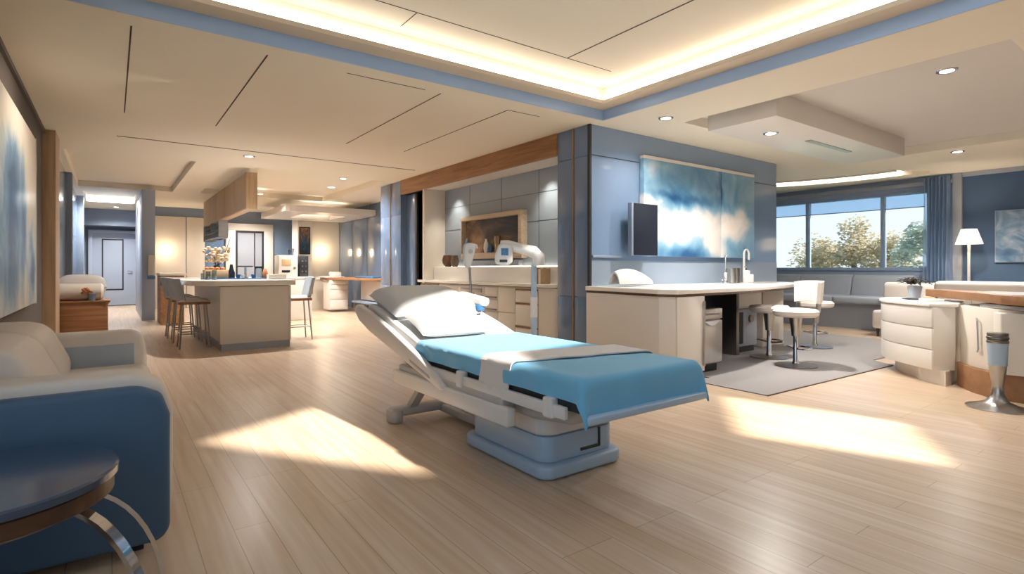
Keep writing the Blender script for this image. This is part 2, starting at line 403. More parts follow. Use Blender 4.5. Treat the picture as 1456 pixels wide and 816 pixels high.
# recessed coffers get their own lids
for k, c in enumerate(coffers):
    xs = [p[0] for p in c]; ys = [p[1] for p in c]
    struct('ceiling_%d' % (k+2), MB().box(min(xs)-.05, max(xs)+.05, min(ys)-.05, max(ys)+.05, H+.12, H+.2), 'ceil', smooth=False)
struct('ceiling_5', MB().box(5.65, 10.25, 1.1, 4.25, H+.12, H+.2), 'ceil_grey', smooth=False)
# lit tray: blue fascia, beige lip, upper ceiling
LZ = 3.12
def ring(x0, x1, y0, y1, w, z0, z1):
    mb = MB()
    mb.box(x0, x1, y1-w, y1, z0, z1); mb.box(x0, x1, y0, y0+w, z0, z1)
    mb.box(x0, x0+w, y0+w, y1-w, z0, z1); mb.box(x1-w, x1, y0+w, y1-w, z0, z1)
    return mb
struct('trim_1', ring(TX0+.005, TX1-.005, TY0+.005, TY1-.005, .015, H, LZ+.01), 'fascia', smooth=False)
struct('trim_2', ring(TX0+.02, TX1-.02, TY0+.02, TY1-.02, .2, LZ, LZ+.04), 'lip', smooth=False)
holed('ceiling_6', rect(TX0-.1, TX1+.1, TY0-.1, TY1+.1), [sunHoleL], 3.4, 'ceil', .12)
struct('trim_3', ring(TX0-.06, TX1+.06, TY0-.06, TY1+.06, .05, H+.12, 3.4), 'ceil', smooth=False)
strip_lbl = {'y1': 'bright light strip in the ceiling cove along the left run of the tray', 'x1': 'bright light strip in the ceiling cove along the right run of the tray',
             'y0': 'light strip in the tray cove behind the viewer', 'x0': 'light strip in the tray cove beside the left wall'}
for key, bx_ in (('y1', (TX0+.1, TX1-.1, TY1-.05, TY1-.03)), ('x1', (TX1-.05, TX1-.03, TY0+.1, TY1-.06)), ('y0', (TX0+.1, TX1-.1, TY0+.03, TY0+.05)), ('x0', (TX0+.03, TX0+.05, TY0+.06, TY1-.06))):
    one('cove_light', MB().box(*bx_, LZ+.12, LZ+.18), 'led', strip_lbl[key], 'light', 'tray cove light strips')
# shadow gaps in the ceiling panels
gaps = [('y', .115, 4.95, 7.75, H), ('y', 1.06, 4.95, 7.8, H), ('y', 2.735, 4.98, 7.8, H), ('y', 3.64, 5.05, 7.8, H), ('x', 4.97, 1.75, 2.55, H), ('x', 5.05, 3.64, 4.1, H),
        ('x', 9.18, .05, 4.5, H), ('y', 3.85, 1.2, 4.28, 3.4), ('x', 4.28, .3, 4.5, 3.4), ('y', 2.12, 4.28, 4.6, 3.4)]
for k, (ax, p, a, b, z) in enumerate(gaps):
    w = .03 if (ax, p) == ('x', 9.18) else .007 if (ax, p) in (('x', 4.97), ('x', 5.05), ('x', 4.28), ('y', 2.12)) else .012
    mb = MB().box(p-w/2, p+w/2, a, b, z-.003, z+.01) if ax == 'y' else MB().box(a, b, p-w/2, p+w/2, z-.003, z+.01)
    struct('trim_%d' % (k+10), mb, 'groove', smooth=False)

# left wall, with an opening for the added unseen window
mb = MB(); mb.box(XL-.2, XL, 2.3, YN+.3, 0, H); mb.box(XL-.2, XL, YS-.3, -3.6, 0, H); mb.box(XL-.2, XL, -3.6, 2.3, 0, .35); mb.box(XL-.2, XL, -3.6, 2.3, 2.85, H)
struct('wall_left', mb, 'wall_grey', smooth=False)
mb = MB(); mb.box(XL-.15, XL-.05, -3.6, 2.3, .35, .42); mb.box(XL-.15, XL-.05, -3.6, 2.3, 2.78, 2.85)
for i in range(5): y = -3.6+(5.9-.06)*i/4; mb.box(XL-.15, XL-.05, y, y+.06, .42, 2.78)
struct('window_4', mb, 'win_frame', smooth=False)  # unseen window added behind the camera for cool fill light
pt_ = bpy.data.lights.new('portal', 'AREA'); pt_.shape = 'RECTANGLE'; pt_.size = 2.4; pt_.size_y = 5.9; pt_.cycles.is_portal = True
po = bpy.data.objects.new('portal', pt_); C.objects.link(po); po.location = (XL+.02, -.65, 1.6); po.rotation_euler = (0, -PI/2, 0)
struct('trim_20', MB().box(XL, XL+.03, YS, 9.3, H-.05, H), 'wall_grey', smooth=False)
struct('trim_21', MB().box(XL, XL+.135, 9.3, 9.95, 0, H, .004), 'oak_z')
struct('wall_left_panel', MB().box(XL, XL+.03, 9.96, 13.2, 0, H), 'gloss_pale', smooth=False)
struct('trim_22', MB().box(XL, XL+.12, 13.2, 13.5, 0, H, .004), 'wall_bg')
struct('trim_23', MB().box(XL, XL+.16, 17.3, 17.7, 0, H, .004), 'gloss_pale')
struct('wall_left_lining', MB().box(XL, XL+.03, 13.5, 17.3, 0, H), 'gloss_dark', smooth=False)
struct('baseboard_left', MB().box(XL, XL+.02, 2.3, 9.3, 0, .1), 'wall_grey', smooth=False)
# south (behind the viewer) and east walls
struct('wall_back', MB().box(XL-.2, XR+.3, YS-.3, YS, 0, H), 'wall_bg', smooth=False)
WY0, WY1, WZ0, WZ1 = 3.82, 9.2, 1.16, 2.74
mb = MB(); mb.box(XR, XR+.25, 3.4, YN, 0, WZ0); mb.box(XR, XR+.25, 3.4, YN, WZ1, H); mb.box(XR, XR+.25, 3.4, WY0, WZ0, WZ1); mb.box(XR, XR+.25, WY1, YN, WZ0, WZ1)
struct('wall_right', mb, mat('window_wall_paint', '#a6b5cb', .6, noise_amt=.03), smooth=False)
struct('wall_right_blue', MB().box(XR-.02, XR+.25, YS, 3.4, 0, H), 'wall_navy', smooth=False)
struct('trim_24', MB().box(XR-.1, XR, 3.30, 3.44, 0, H, .005), 'bench')
struct('trim_25', MB().box(XR-.07, XR-.02, YS, 3.3, H-.08, H), 'bench', smooth=False)
# window
w = thing('window_1', 'wide three-light window with grey mullions', 'window', (XR+.1, WY0, WZ0)); del w['label']; del w['category']; w['kind'] = 'structure'
mb = MB(); mb.box(XR-.03, XR+.14, WY0, WY1, WZ0-.02, WZ0+.05, .006); mb.box(XR-.01, XR+.14, WY0, WY1, WZ1-.05, WZ1, .004)
for y in (WY0+.02, 4.65, 6.18, 7.75, WY1-.02): mb.box(XR+.0, XR+.12, y-.035, y+.035, WZ0+.05, WZ1-.05, .004)
mb.obj('frame', 'win_frame', w)
ys = [WY0+.055, 4.65, 6.18, 7.75, WY1-.055]
for a, b in zip(ys, ys[1:]): MB().box(XR+.06, XR+.068, a+.035, b-.035, WZ0+.05, WZ1-.05).obj('pane', 'pane', w, False)
bl = ['right light of the window', 'middle light of the window', 'left light of the window']
for k, (a, b) in enumerate(zip(ys[:3], ys[1:4])):
    mb = MB().box(XR+.02, XR+.024, a+.04, b-.04, 2.43, WZ1-.05)
    o = one('roller_blind', mb, 'blind', 'half-lowered sheer blue roller blind in the '+bl[k], 'blind', 'roller blinds')
    MB().box(XR+.012, XR+.032, a+.04, b-.04, 2.41, 2.43, .004).obj('bottom_bar', 'win_frame', o)
struct('trim_26', MB().box(XR-.12, XR, 3.44, WY1+.3, WZ1+.08, WZ1+.16, .005), 'bench')

# art wall (blue glass, end of a block) and column
AW = 4.93
struct('wall_art', MB().box(4.81+.02, 9.28, AW, AW+.25, 0, H), 'gloss', smooth=False)
mb = MB()
for za, zb in ((0, .83), (.835, 2.61), (2.615, H)):
    mb.box(4.81, 4.83, AW+.03, 5.215, za, zb, .002); mb.box(4.81, 4.83, 5.245, 5.54, za, zb, .002)
struct('wall_column', mb, 'gloss_dark')
struct('wall_column_core', MB().box(4.83, 5.3, AW+.25, 5.54, 0, H), 'dark', smooth=False)
struct('trim_27', MB().box(4.80, 4.835, 5.215, 5.245, 0, H), 'gold', smooth=False)
struct('trim_28', MB().box(4.80, 4.835, AW-.01, AW+.03, 0, H), 'dark', smooth=False)
struct('trim_29', MB().box(4.84, 9.28, AW-.004, AW, 2.615, 2.625), 'dark', smooth=False)
struct('trim_30', MB().box(4.84, 5.36, AW-.03, AW, 1.33, 1.36, .004), 'gloss_pale', smooth=False)
struct('trim_31', MB().box(4.84, 9.28, AW-.006, AW, .968, 1.30), 'gloss_pale', smooth=False)
# niche
NB = 5.27
struct('wall_niche', MB().box(NB, NB+.2, 5.54, 9.6, 0, H), 'gloss_pale', smooth=False)
k = 0
for z in (1.92, 2.35): struct('trim_%d' % (32+k), MB().box(NB-.003, NB, 5.54, 9.42, z, z+.006), 'dark', smooth=False); k += 1
for y in (6.5, 7.5, 8.5): struct('trim_%d' % (32+k), MB().box(NB-.003, NB, y, y+.006, 1.2, 2.71), 'dark', smooth=False); k += 1
struct('trim_40', MB().box(4.79, 4.86, 5.54, 10.45, 2.71, H, .003), 'oak')
struct('trim_41', MB().box(4.86, NB, 5.54, 9.5, 2.71, 2.80), 'white', smooth=False)
struct('wall_niche_side', MB().box(4.82, NB, 9.42, 9.5, 0, 2.71, .002), 'white')
struct('trim_42', MB().box(5.02, NB, 5.54, 9.42, .95, 1.22, .004), 'stone')
one('ledge_light', MB().box(5.225, 5.245, 5.6, 9.36, 1.222, 1.232), 'led_soft', 'thin glowing light strip on the white ledge of the cabinet niche', 'light')
# dark doorway beyond the niche
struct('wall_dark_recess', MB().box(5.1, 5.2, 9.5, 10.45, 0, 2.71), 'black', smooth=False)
d = thing('door_1', '', '', (4.95, 9.55, 0)); del d['label']; del d['category']; d['kind'] = 'structure'
MB().box(4.93, 4.98, 9.98, 10.45, 0, 2.7, .004).obj('leaf', 'gloss_dark', d)
MB().box(4.9, 4.95, 9.9, 9.98, 0, 2.7, .004).obj('frame', 'black', d)
mb = MB()
for za, zb in ((0, .83), (.835, 2.3), (2.305, H)):
    mb.box(4.81, 4.84, 10.46, 10.95, za, zb, .002); mb.box(4.81, 4.84, 10.99, 11.5, za, zb, .002)
struct('wall_far_column', mb, 'gloss_dark')
struct('wall_far_column_core', MB().box(4.84, 5.9, 10.45, 11.5, 0, H), 'gloss_dark', smooth=False)
struct('trim_43', MB().box(4.80, 4.845, 10.95, 10.99, 0, H), 'gold', smooth=False)
# far walls
mb = MB()
ysg = [11.5, 12.7, 13.9, 15.1, 16.3, 17.5]
for a, b in zip(ysg, ysg[1:]): mb.box(5.9, 5.95, a+.01, b-.01, 0, H, .002)
struct('wall_glass', mb, 'gloss_dark')
struct('wall_glass_core', MB().box(5.95, 6.1, 11.5, 17.7, 0, H), 'dark', smooth=False)
struct('wall_sconce', MB().box(4.97, 5.9, 17.5, 17.7, 0, H), 'cream2', smooth=False)
struct('wall_pier', MB().box(4.55, 4.97, 17.2, 17.9, 0, H, .003), 'white')
struct('wall_back_blue', MB().box(4.2, 4.97, 19, 19.2, 0, H), 'gloss', smooth=False)
struct('wall_kitchen', MB().box(.8, 2.3, 19, 19.2, 0, H), 'wall_bg', smooth=False)
mb = MB(); mb.box(.82, 1.78, 18.94, 19, 0, 2.72, .004); mb.box(1.80, 2.28, 18.94, 19, 0, 2.72, .004)
struct('wall_kitchen_panel', mb, 'cream2')
struct('wall_kitchen_recess', MB().box(2.3, 4.2, 19, 19.2, 0, H), 'wall_bg', smooth=False)
struct('trim_44', MB().box(2.3, 2.8, 18.97, 19, 0, H), 'gloss_dark', smooth=False)
struct('wall_corridor', MB().box(.55, .8, 15, 19.2, 0, H, .004), 'door_blue')
struct('wall_corridor_right', MB().box(.8, 1., 19.2, 21.6, 0, H), 'wall_bg', smooth=False)
struct('wall_far', MB().box(XL, 1.2, 21.6, 21.8, 0, H), 'wall_bg', smooth=False)
struct('trim_45', MB().box(XL, .8, 20.8, 21.6, 2.5, H), 'wall_bg', smooth=False)
d = thing('door_2', '', '', (.1, 21.55, 0)); del d['label']; del d['category']; d['kind'] = 'structure'
MB().box(-.5, .66, 21.5, 21.56, .02, 2.3, .004).obj('leaf', 'door_blue', d)
mb = MB(); mb.box(-.6, -.5, 21.46, 21.6, 0, 2.3, .004); mb.box(.66, .76, 21.46, 21.6, 0, 2.3, .004); mb.box(-.6, .76, 21.46, 21.6, 2.3, 2.4, .004)
mb.obj('frame', 'door_blue', d)
mb = MB(); x0, x1, z0, z1 = -.26, .3, .5, 2.12
mb.box(x0, x1, 21.485, 21.5, z1-.035, z1); mb.box(x0, x1, 21.485, 21.5, z0, z0+.035); mb.box(x0, x0+.035, 21.485, 21.5, z0, z1); mb.box(x1-.035, x1, 21.485, 21.5, z0, z1)
mb.obj('panel_moulding', 'dark', d)
MB().tube([(.52, 21.5, 1.1), (.52, 21.43, 1.1), (.4, 21.43, 1.1)], .018).obj('handle', 'chrome', d)
d = thing('door_3', '', '', (3.5, 18.95, 0)); del d['label']; del d['category']; d['kind'] = 'structure'
mb = MB(); mb.box(2.85, 3.12, 18.9, 19, 0, 2.38, .004); mb.box(3.95, 4.22, 18.9, 19, 0, 2.38, .004); mb.box(2.85, 4.22, 18.9, 19, 2.38, 2.6, .004)
mb.obj('frame', 'white', d)
mb = MB(); mb.box(3.12, 3.18, 18.92, 18.99, 0, 2.32); mb.box(3.89, 3.95, 18.92, 18.99, 0, 2.32); mb.box(3.12, 3.95, 18.92, 18.99, 2.32, 2.38); mb.box(3.66, 3.69, 18.93, 18.98, 0, 2.32)
mb.obj('inner_frame', 'dark', d)
MB().box(3.18, 3.89, 18.95, 18.96, 0, 2.32).obj('pane', 'panel_grey', d, False)
# north-east closing walls so the block behind the art wall reads solid
struct('wall_right_zone', MB().box(9.28, XR, 9.6, 9.8, 0, H), 'wall_bg', smooth=False)
struct('wall_art_return', MB().box(9.08, 9.28, AW+.25, 9.6, 0, H), 'gloss', smooth=False)
struct('wall_right_end', MB().box(6.1, 9.1, 9.6, 9.8, 0, H), 'wall_bg', smooth=False)
struct('wall_north', MB().box(1.0, XR, 21.8, 22, 0, H), 'wall_bg', smooth=False)
# suspended ceiling raft on the right
struct('ceiling_raft', MB().box(5.84, 9.49, 3.1, 3.95, 2.86, 3.13, .004), 'white')
struct('trim_46', MB().box(7.3, 8.5, 3.42, 3.5, 2.852, 2.862), 'metal', smooth=False)
# far dropped raft with a lit opening
mb = MB(); x0, x1, y0, y1 = 3.5, 5.88, 14.4, 17.15
mb.box(x0, x1, y0, y0+.7, 2.64, 2.80); mb.box(x0, x1, y1-.7, y1, 2.64, 2.80); mb.box(x0, x0+.6, y0+.7, y1-.7, 2.64, 2.80); mb.box(x1-.6, x1, y0+.7, y1-.7, 2.64, 2.80)
struct('ceiling_far_raft', mb, 'white', smooth=False)
one('cove_light', MB().box(4.15, 5.2, 15.05, 15.16, 2.805, 2.82), 'led_far', 'light strip glowing inside the dropped ceiling above the reception desk, near side', 'light', 'far raft lights')
one('cove_light', MB().box(3.95, 5.2, 16.38, 16.42, 2.805, 2.82), 'led_far', 'light strip glowing inside the dropped ceiling above the reception desk, far side', 'light', 'far raft lights')
one('ceiling_light', MB().box(-.5, .45, 18.38, 18.48, 2.99, 3.02, .004), emit('strip_face', '#ffffff', 16.), 'long white light strip across the corridor ceiling before the pale door', 'light')
# curved cove near the window
inner = arcpts(7.9, 4.2, 3.80, -4, 42, 26); outer = arcpts(7.9, 4.2, 4.02, -4, 42, 26)
one('cove_light', MB().prism(inner+outer[::-1], 2.985, 3.0), emit('arc_face', '#fff0dc', 3.4), 'curved glowing strip in the ceiling near the window', 'light')
inner = arcpts(7.9, 4.2, 4.03, -6, 42, 26); outer = arcpts(7.9, 4.2, 4.35, -8, 42, 26)
struct('trim_47', MB().prism(inner+outer[::-1], 2.93, 3.0), 'ceil')
inner = arcpts(7.9, 4.2, 3.70, -4, 42, 26); outer = arcpts(7.9, 4.2, 3.79, -4, 42, 26)
struct('trim_48', MB().prism(inner+outer[::-1], 2.975, 3.0), 'ceil')
# kerbs around the unseen roof openings added to cast the sun patches
for k, (poly, z) in enumerate(((sunHoleL, 3.52), (sunHoleR, 3.12))):
    mb = MB()
    cx = sum(p[0] for p in poly)/len(poly); cy = sum(p[1] for p in poly)/len(poly)
    for a, b in zip(poly, poly[1:]+poly[:1]):
        a2 = (cx+(a[0]-cx)*1.06, cy+(a[1]-cy)*1.06); b2 = (cx+(b[0]-cx)*1.06, cy+(b[1]-cy)*1.06)
        mb.prism([a, b, b2, a2], z, z+.06)
    struct('window_%d' % (k+2), mb, 'white', smooth=False)

# ------------------------------------------------------------------ treatment bed
bed = thing('treatment_bed', 'white and grey adjustable treatment bed standing alone on the wooden floor', 'bed', (2.25, 2.8, 0))
MB().prism(rrect(1.93, 2.58, 2.33, 3.22, .09), .006, .085, .022, 3).obj('base_plate', 'bedblue', bed)
bb = MB().prism(rrect(1.965, 2.545, 2.375, 3.17, .09), .085, .235, .012, 2).obj('base_body', 'bedblue', bed)
mb = MB(); mb.box(2.24, 2.40, 2.368, 2.378, .118, .134); mb.box(2.385, 2.40, 2.368, 2.378, .13, .235)
mb.obj('recessed_grip', 'dark', bb)
MB().prism(rrect(1.955, 2.555, 2.37, 3.20, .10), .24, .385, .02, 3).obj('base_cover', 'bedplast', bed)
MB().prism([(1.95, .50), (2.05, .40), (2.35, .365), (3.2, .36), (3.86, .40), (3.9, .50)], 1.87, 2.63, .03, 3, axis='x').obj('underbody', 'bedgrey', bed)
for sx in (0, 1):
    x = 1.735 if sx == 0 else 2.70
    MB().box(x, x+.065, 2.42, 3.92, .325, .43, .012, 3).obj('chassis_beam', 'bedplast', bed)
    MB().box(x+.02 if sx == 0 else x-.07, x+.12 if sx == 0 else x+.045, 2.5, 3.86, .40, .475, .02, 3).obj('chassis_fairing', 'bedgrey', bed)
MB().box(1.80, 2.70, 3.74, 3.88, .33, .42, .012).obj('chassis_crossbar', 'bedplast', bed); MB().box(1.80, 2.70, 3.0, 3.12, .34, .42, .012).obj('chassis_crossbar', 'bedplast', bed)
MB().box(2.16, 2.34, 3.15, 4.0, .03, .10, .02, 3).obj('floor_spine', 'bedgrey', bed)
MB().box(1.74, 2.76, 3.92, 4.04, .045, .115, .025, 3).obj('floor_crossbar', 'bedgrey', bed)
for x in (1.73, 2.68): MB().prism(rrect(x, x+.1, 3.90, 4.06, .045), 0, .10, .015, 2).obj('foot', 'bedgrey', bed)
for x in (1.92, 2.58): MB().tube([(x, 3.98, .09), (x, 3.72, .35)], 0, flat=(.07, .045)).obj('strut', 'bedgrey', bed)
MB().box(1.80, 2.70, 1.90, 3.66, .50, .552, .008).obj('seat_platform', 'dark', bed)
for sx in (0, 1):
    x = 1.762 if sx == 0 else 2.712
    rl = MB().box(x, x+.026, 1.98, 3.42, .462, .525, .006).obj('side_rail', 'bedplast', bed)
    for y in (2.10, 2.96): MB().box(x-.014, x+.04, y-.035, y+.035, .45, .555, .012, 3).obj('bracket', 'bedplast', rl)
MB().box(1.79, 2.71, 1.835, 1.885, .462, .502, .012, 3).obj('foot_rail', 'bedblue', bed)
# backrest plate, side shells and mattress
MB().prism([(3.62, .50), (4.66, .735), (4.68, .79), (4.62, .79), (3.62, .56)], 1.80, 2.70, .012, 2, axis='x').obj('backrest', 'bedplast', bed)
MB().prism([(3.80, .44), (4.40, .60), (4.55, .68), (4.5, .70), (3.75, .53)], 1.95, 2.55, .03, 3, axis='x').obj('backrest_fairing', 'bedgrey', bed)
lev = [(3.10, .405), (3.16, .392), (3.5, .47), (4.0, .585), (4.4, .675), (4.62, .745), (4.72, .82), (4.70, .87), (4.63, .885), (4.4, .835), (4.0, .735), (3.5, .585), (3.2, .475), (3.11, .432)]
for x in (1.728, 2.722):
    lv = MB().prism(lev, x, x+.05, .016, 3, axis='x').obj('side_shell', 'bedplast', bed)
    xo = x-.004 if x < 2 else x+.046
    MB().prism([(3.3, .452), (3.6, .52), (3.62, .545), (3.32, .475)], xo, xo+.008, .003, 1, axis='x').obj('grip_slot', 'bedgrey', lv)
mt = [(1.93, .555), (3.63, .555), (4.60, .79), (4.585, .885), (4.53, .89), (3.60, .652), (1.95, .652), (1.92, .63)]
MB().prism(mt, 1.80, 2.70, .025, 3, axis='x').obj('mattress', 'linen', bed)

# blanket
def drape(y0, y1, half, xc, ztop, side, foot, skew=0., wav=.006, seedz=0., rnd=.045):
    """cloth over the flat mattress: s across, t along; over the edges it turns down"""
    S = half+side; T0, T1 = y0-foot, y1
    def bend(e):           # distance past the edge -> (outward, down), rounded edge of radius rnd
        L = rnd*PI/2
        if e <= 0: return 0, 0
        if e < L: a = e/rnd; return rnd*math.sin(a), rnd*(1-math.cos(a))
        return rnd, rnd+(e-L)
    def f(u, v):
        s = -S+2*S*u; t = T0+(T1-T0)*v
        hs, h0 = half-rnd, y0+rnd
        a, b = abs(s)-hs, h0-t
        ox, dx = bend(a); oy, dy = bend(b)
        sg = 1 if s > 0 else -1
        x = xc+sg*(min(abs(s), hs)+ox); y = (max(t, h0)-oy)
        if a > 0 and b > 0:
            e = math.hypot(a, b); o_, d_ = bend(e); ph = math.atan2(b, a); z = ztop-d_
            o_ += .25*max(0, d_-.03)*math.sin(2*ph)**2
            x = xc+sg*(hs+o_*math.cos(ph)); y = h0-o_*math.sin(ph); dx = dy = d_
        else: z = ztop-max(dx, dy)
        hang = max(dx, dy)
        n = noise.noise(Vector((s*5+seedz, t*5, seedz)))
        if hang > .03: x += sg*(a > 0)*n*.012+sg*.004*math.sin(t*21)*(a > 0); y -= (b > 0)*(n*.012); z += n*.006
        else: z += n*wav*.8+.003
        y += skew*(s/half)
        return (x, y, z)
    return f
one('blanket', MB().sheet(drape(1.87, 3.60, .472, 2.25, .672, .098, .165), 64, 96, .010), 'blanket', 'bright blue blanket spread over the foot half of the treatment bed', 'blanket')
one('throw', MB().sheet(drape(-9, 2.63, .484, 2.25, .688, .19, -11.33, -.10, .006, 3.), 60, 16, .008), 'throw', 'greyish white folded throw laid across the blue blanket and hanging over its side', 'throw')
inc = math.atan2(.235, .97)
def tilt(x, y, z, ang, rz=0): return Matrix.Translation((x, y, z)) @ Matrix.Rotation(rz, 4, 'Z') @ Matrix.Rotation(ang, 4, 'X')
one('pillow', MB().pillow(.82, .60, .24, tilt(2.24, 4.36, .885, inc+.02), 4.5, 22, .30), 'linen', 'large white pillow at the raised head end of the bed', 'pillow', 'bed pillows')
one('pillow', MB().pillow(.60, .44, .15, tilt(2.16, 3.82, .765, inc+.06, -.06), 3.6, 20, .3), 'linen', 'small white pillow lying in front of the large one on the bed', 'pillow', 'bed pillows')
hs = thing('bed_handset', 'rounded white hand control with a blue face at the far side of the pillow', 'handset', (2.60, 4.42, .80))
MB().prism(rrect(-.06, .06, -.17, .17, .055), 0, .075, .026, 3, mtx=tilt(2.63, 4.20, .885, inc-.06, .30)).obj('casing', 'bedplast', hs)
MB().prism(rrect(-.078, .03, -.15, .15, .04), -.045, .012, .014, 2, mtx=tilt(2.63, 4.20, .885, inc-.06, .30)).obj('face_strip', 'bluecer', hs)

# ------------------------------------------------------------------ sofa
sf = thing('sofa', 'cream and blue leather two-seat sofa against the left wall', 'sofa', (-.2, 3.7, 0))
def arm_profile(): return [(-.68, .05), (.16, .05), (.20, .09), (.20, .58), (.17, .67), (.09, .71), (-.68, .71)]
MB().prism(arm_profile(), 2.72, 2.80, .035, 4, axis='y').obj('arm_outer_panel', 'leather_b', sf)
MB().prism([(-.68, .10), (.17, .10), (.215, .14), (.215, .59), (.18, .70), (.09, .755), (-.68, .755)], 2.785, 3.0, .055, 5, axis='y').obj('arm', 'leather_w', sf)
MB().prism([(-.68, .10), (.15, .10), (.19, .14), (.19, .63), (.17, .74), (.12, .78), (-.68, .78)], 4.42, 4.62, .05, 5, axis='y').obj('arm', 'leather_w', sf)
MB().box(-.66, .12, 4.40, 4.425, .5, .70, .008).obj('arm_inner_panel', 'leather_g', sf)
MB().box(-.66, .16, 2.98, 4.44, .10, .40, .02, 3).obj('base', 'leather_b', sf)
for y0, y1 in ((2.99, 3.70), (3.705, 4.415)):
    MB().box(-.42, .20, y0, y1, .36, .57, .055, 4).obj('seat_cushion', 'leather_w', sf)
    MB().prism([(-.66, .50), (-.22, .50), (-.20, .62), (-.30, .84), (-.38, .88), (-.66, .88)], y0+.01, y1-.01, .055, 4, axis='y').obj('back_cushion', 'leather_w', sf)
MB().box(-.71, -.62, 2.8, 4.6, .1, .80, .03, 3).obj('back', 'leather_w', sf)
mb = MB()
for x in (-.6, .08):
    for y in (2.84, 4.5): mb = MB().box(x-.03, x+.03, y-.03, y+.03, 0, .105, .006); mb.obj('foot', 'dark', sf)
MB().box(-.672, -.664, 2.712, 2.722, .1, .7).obj('seam', 'dark', sf) if False else None

# side table
tb = thing('side_table', 'round dark glass side table with a wood rim and curved chrome legs beside the sofa', 'table', (-.27, 2.26, 0))
tc = (-.325, 2.27)
MB().lathe([(0, .53), (.335, .53), (.345, .535), (.345, .556), (.338, .562), (0, .562)], (tc[0], tc[1], 0), 72).obj('glass_top', mat('blue_black_glass', '#33475f', .2, spec=.6, coat=.2), tb)
MB().lathe([(0, .475), (.325, .475), (.332, .48), (.332, .525), (.327, .53), (0, .53)], (tc[0], tc[1], 0), 72).obj('wood_rim', 'walnut', tb)
for k in (-28, 8, -112, 136):
    a = math.radians(k)
    pts = []
    for i in range(13):
        t = math.radians(90*i/12)
        r = .19+.29*math.sin(t); z = .006+.468*math.cos(t)
        pts.append((tc[0]+r*math.cos(a), tc[1]+r*math.sin(a), z))
    MB().tube(pts, 0, flat=(.014, .042), up=(-math.sin(a), math.cos(a), 0)).obj('leg', 'chrome', tb)
MB().lathe([(0, .45), (.27, .45), (.27, .475), (0, .475)], (tc[0], tc[1], 0), 40).obj('hub', 'steel_dk', tb)

# left wall pictures
pc = thing('wall_canvas', 'tall canvas painting of blue and white washes on the left wall above the sofa', 'painting', (XL, 6.3, .83))
MB().box(XL, XL+.07, 4.9, 7.75, .83, 2.58, .004).obj('canvas', 'art_left', pc)
MB().box(XL+.002, XL+.075, 4.89, 4.9, .83, 2.58).obj('edge', 'linen', pc)
MB().box(XL+.002, XL+.075, 7.75, 7.77, .82, 2.59).obj('edge', 'linen', pc)
pf = thing('wall_light_panel', 'narrow white framed panel on the left wall above the blanket chest', 'panel', (XL+.03, 10.4, 1.26))
MB().box(XL+.03, XL+.07, 10.02, 10.75, 1.26, 2.42, .006).obj('frame', 'white', pf)
MB().box(XL+.07, XL+.075, 10.06, 10.71, 1.3, 2.38).obj('panel', 'frost', pf)

# blanket chest
ch = thing('blanket_chest', 'low oak chest by the left wall behind the sofa', 'chest', (-.35, 10.4, 0))
MB().box(-.69, -.05, 10.05, 10.75, .06, .70, .006).obj('body', 'oak_x', ch)
MB().box(-.66, -.08, 10.08, 10.72, 0, .06).obj('plinth', 'dark', ch)
MB().prism([(-.05, .66), (-.02, .70), (-.02, .72), (-.69, .72), (-.69, .70), (-.1, .70)], 10.04, 10.76, axis='y').obj('lid', 'oak_x', ch)
bl_g = 'blankets on the oak chest'
def roll(x0, x1, y, z, r, sy=1.): return MB().tube([(x0, y, z), (x0+.03, y, z), (x1-.03, y, z), (x1, y, z)], [r*.75, r, r, r*.75], 18)
one('rolled_blanket', roll(-.67, -.10, 10.285, .847, .125), 'leather_w', 'cream rolled blanket at the front of the oak chest', 'blanket', bl_g)
one('folded_blanket', MB().pillow(.62, .31, .38, tilt(-.37, 10.575, .912, 0), 4, 16, .5), 'throw', 'greyish folded blanket behind the cream roll on the oak chest', 'blanket', bl_g)
pt = thing('small_pot', 'small grey-blue pot with orange dried flowers in front of the cream blanket roll', 'pot', (-.36, 10.105, .72))
MB().lathe([(0, 0), (.038, 0), (.05, .10), (.055, .105), (.048, .11), (0, .10)], (-.30, 10.105+.0, .72), 20).obj('pot', 'gloss_dark', pt)
pt.location = (-.30, 10.105, .72)
mb = MB()
for i in range(26):
    a = random.uniform(0, 2*PI); r = random.uniform(0, .07)
    p = Vector((-.30+r*math.cos(a), 10.105+r*math.sin(a)*.6, .72+.13+random.uniform(-.02, .05)))
    mb.lathe([(0, -.02), (.02, 0), (0, .02)], p, 6)
mb.obj('dried_flowers', 'orange', pt)

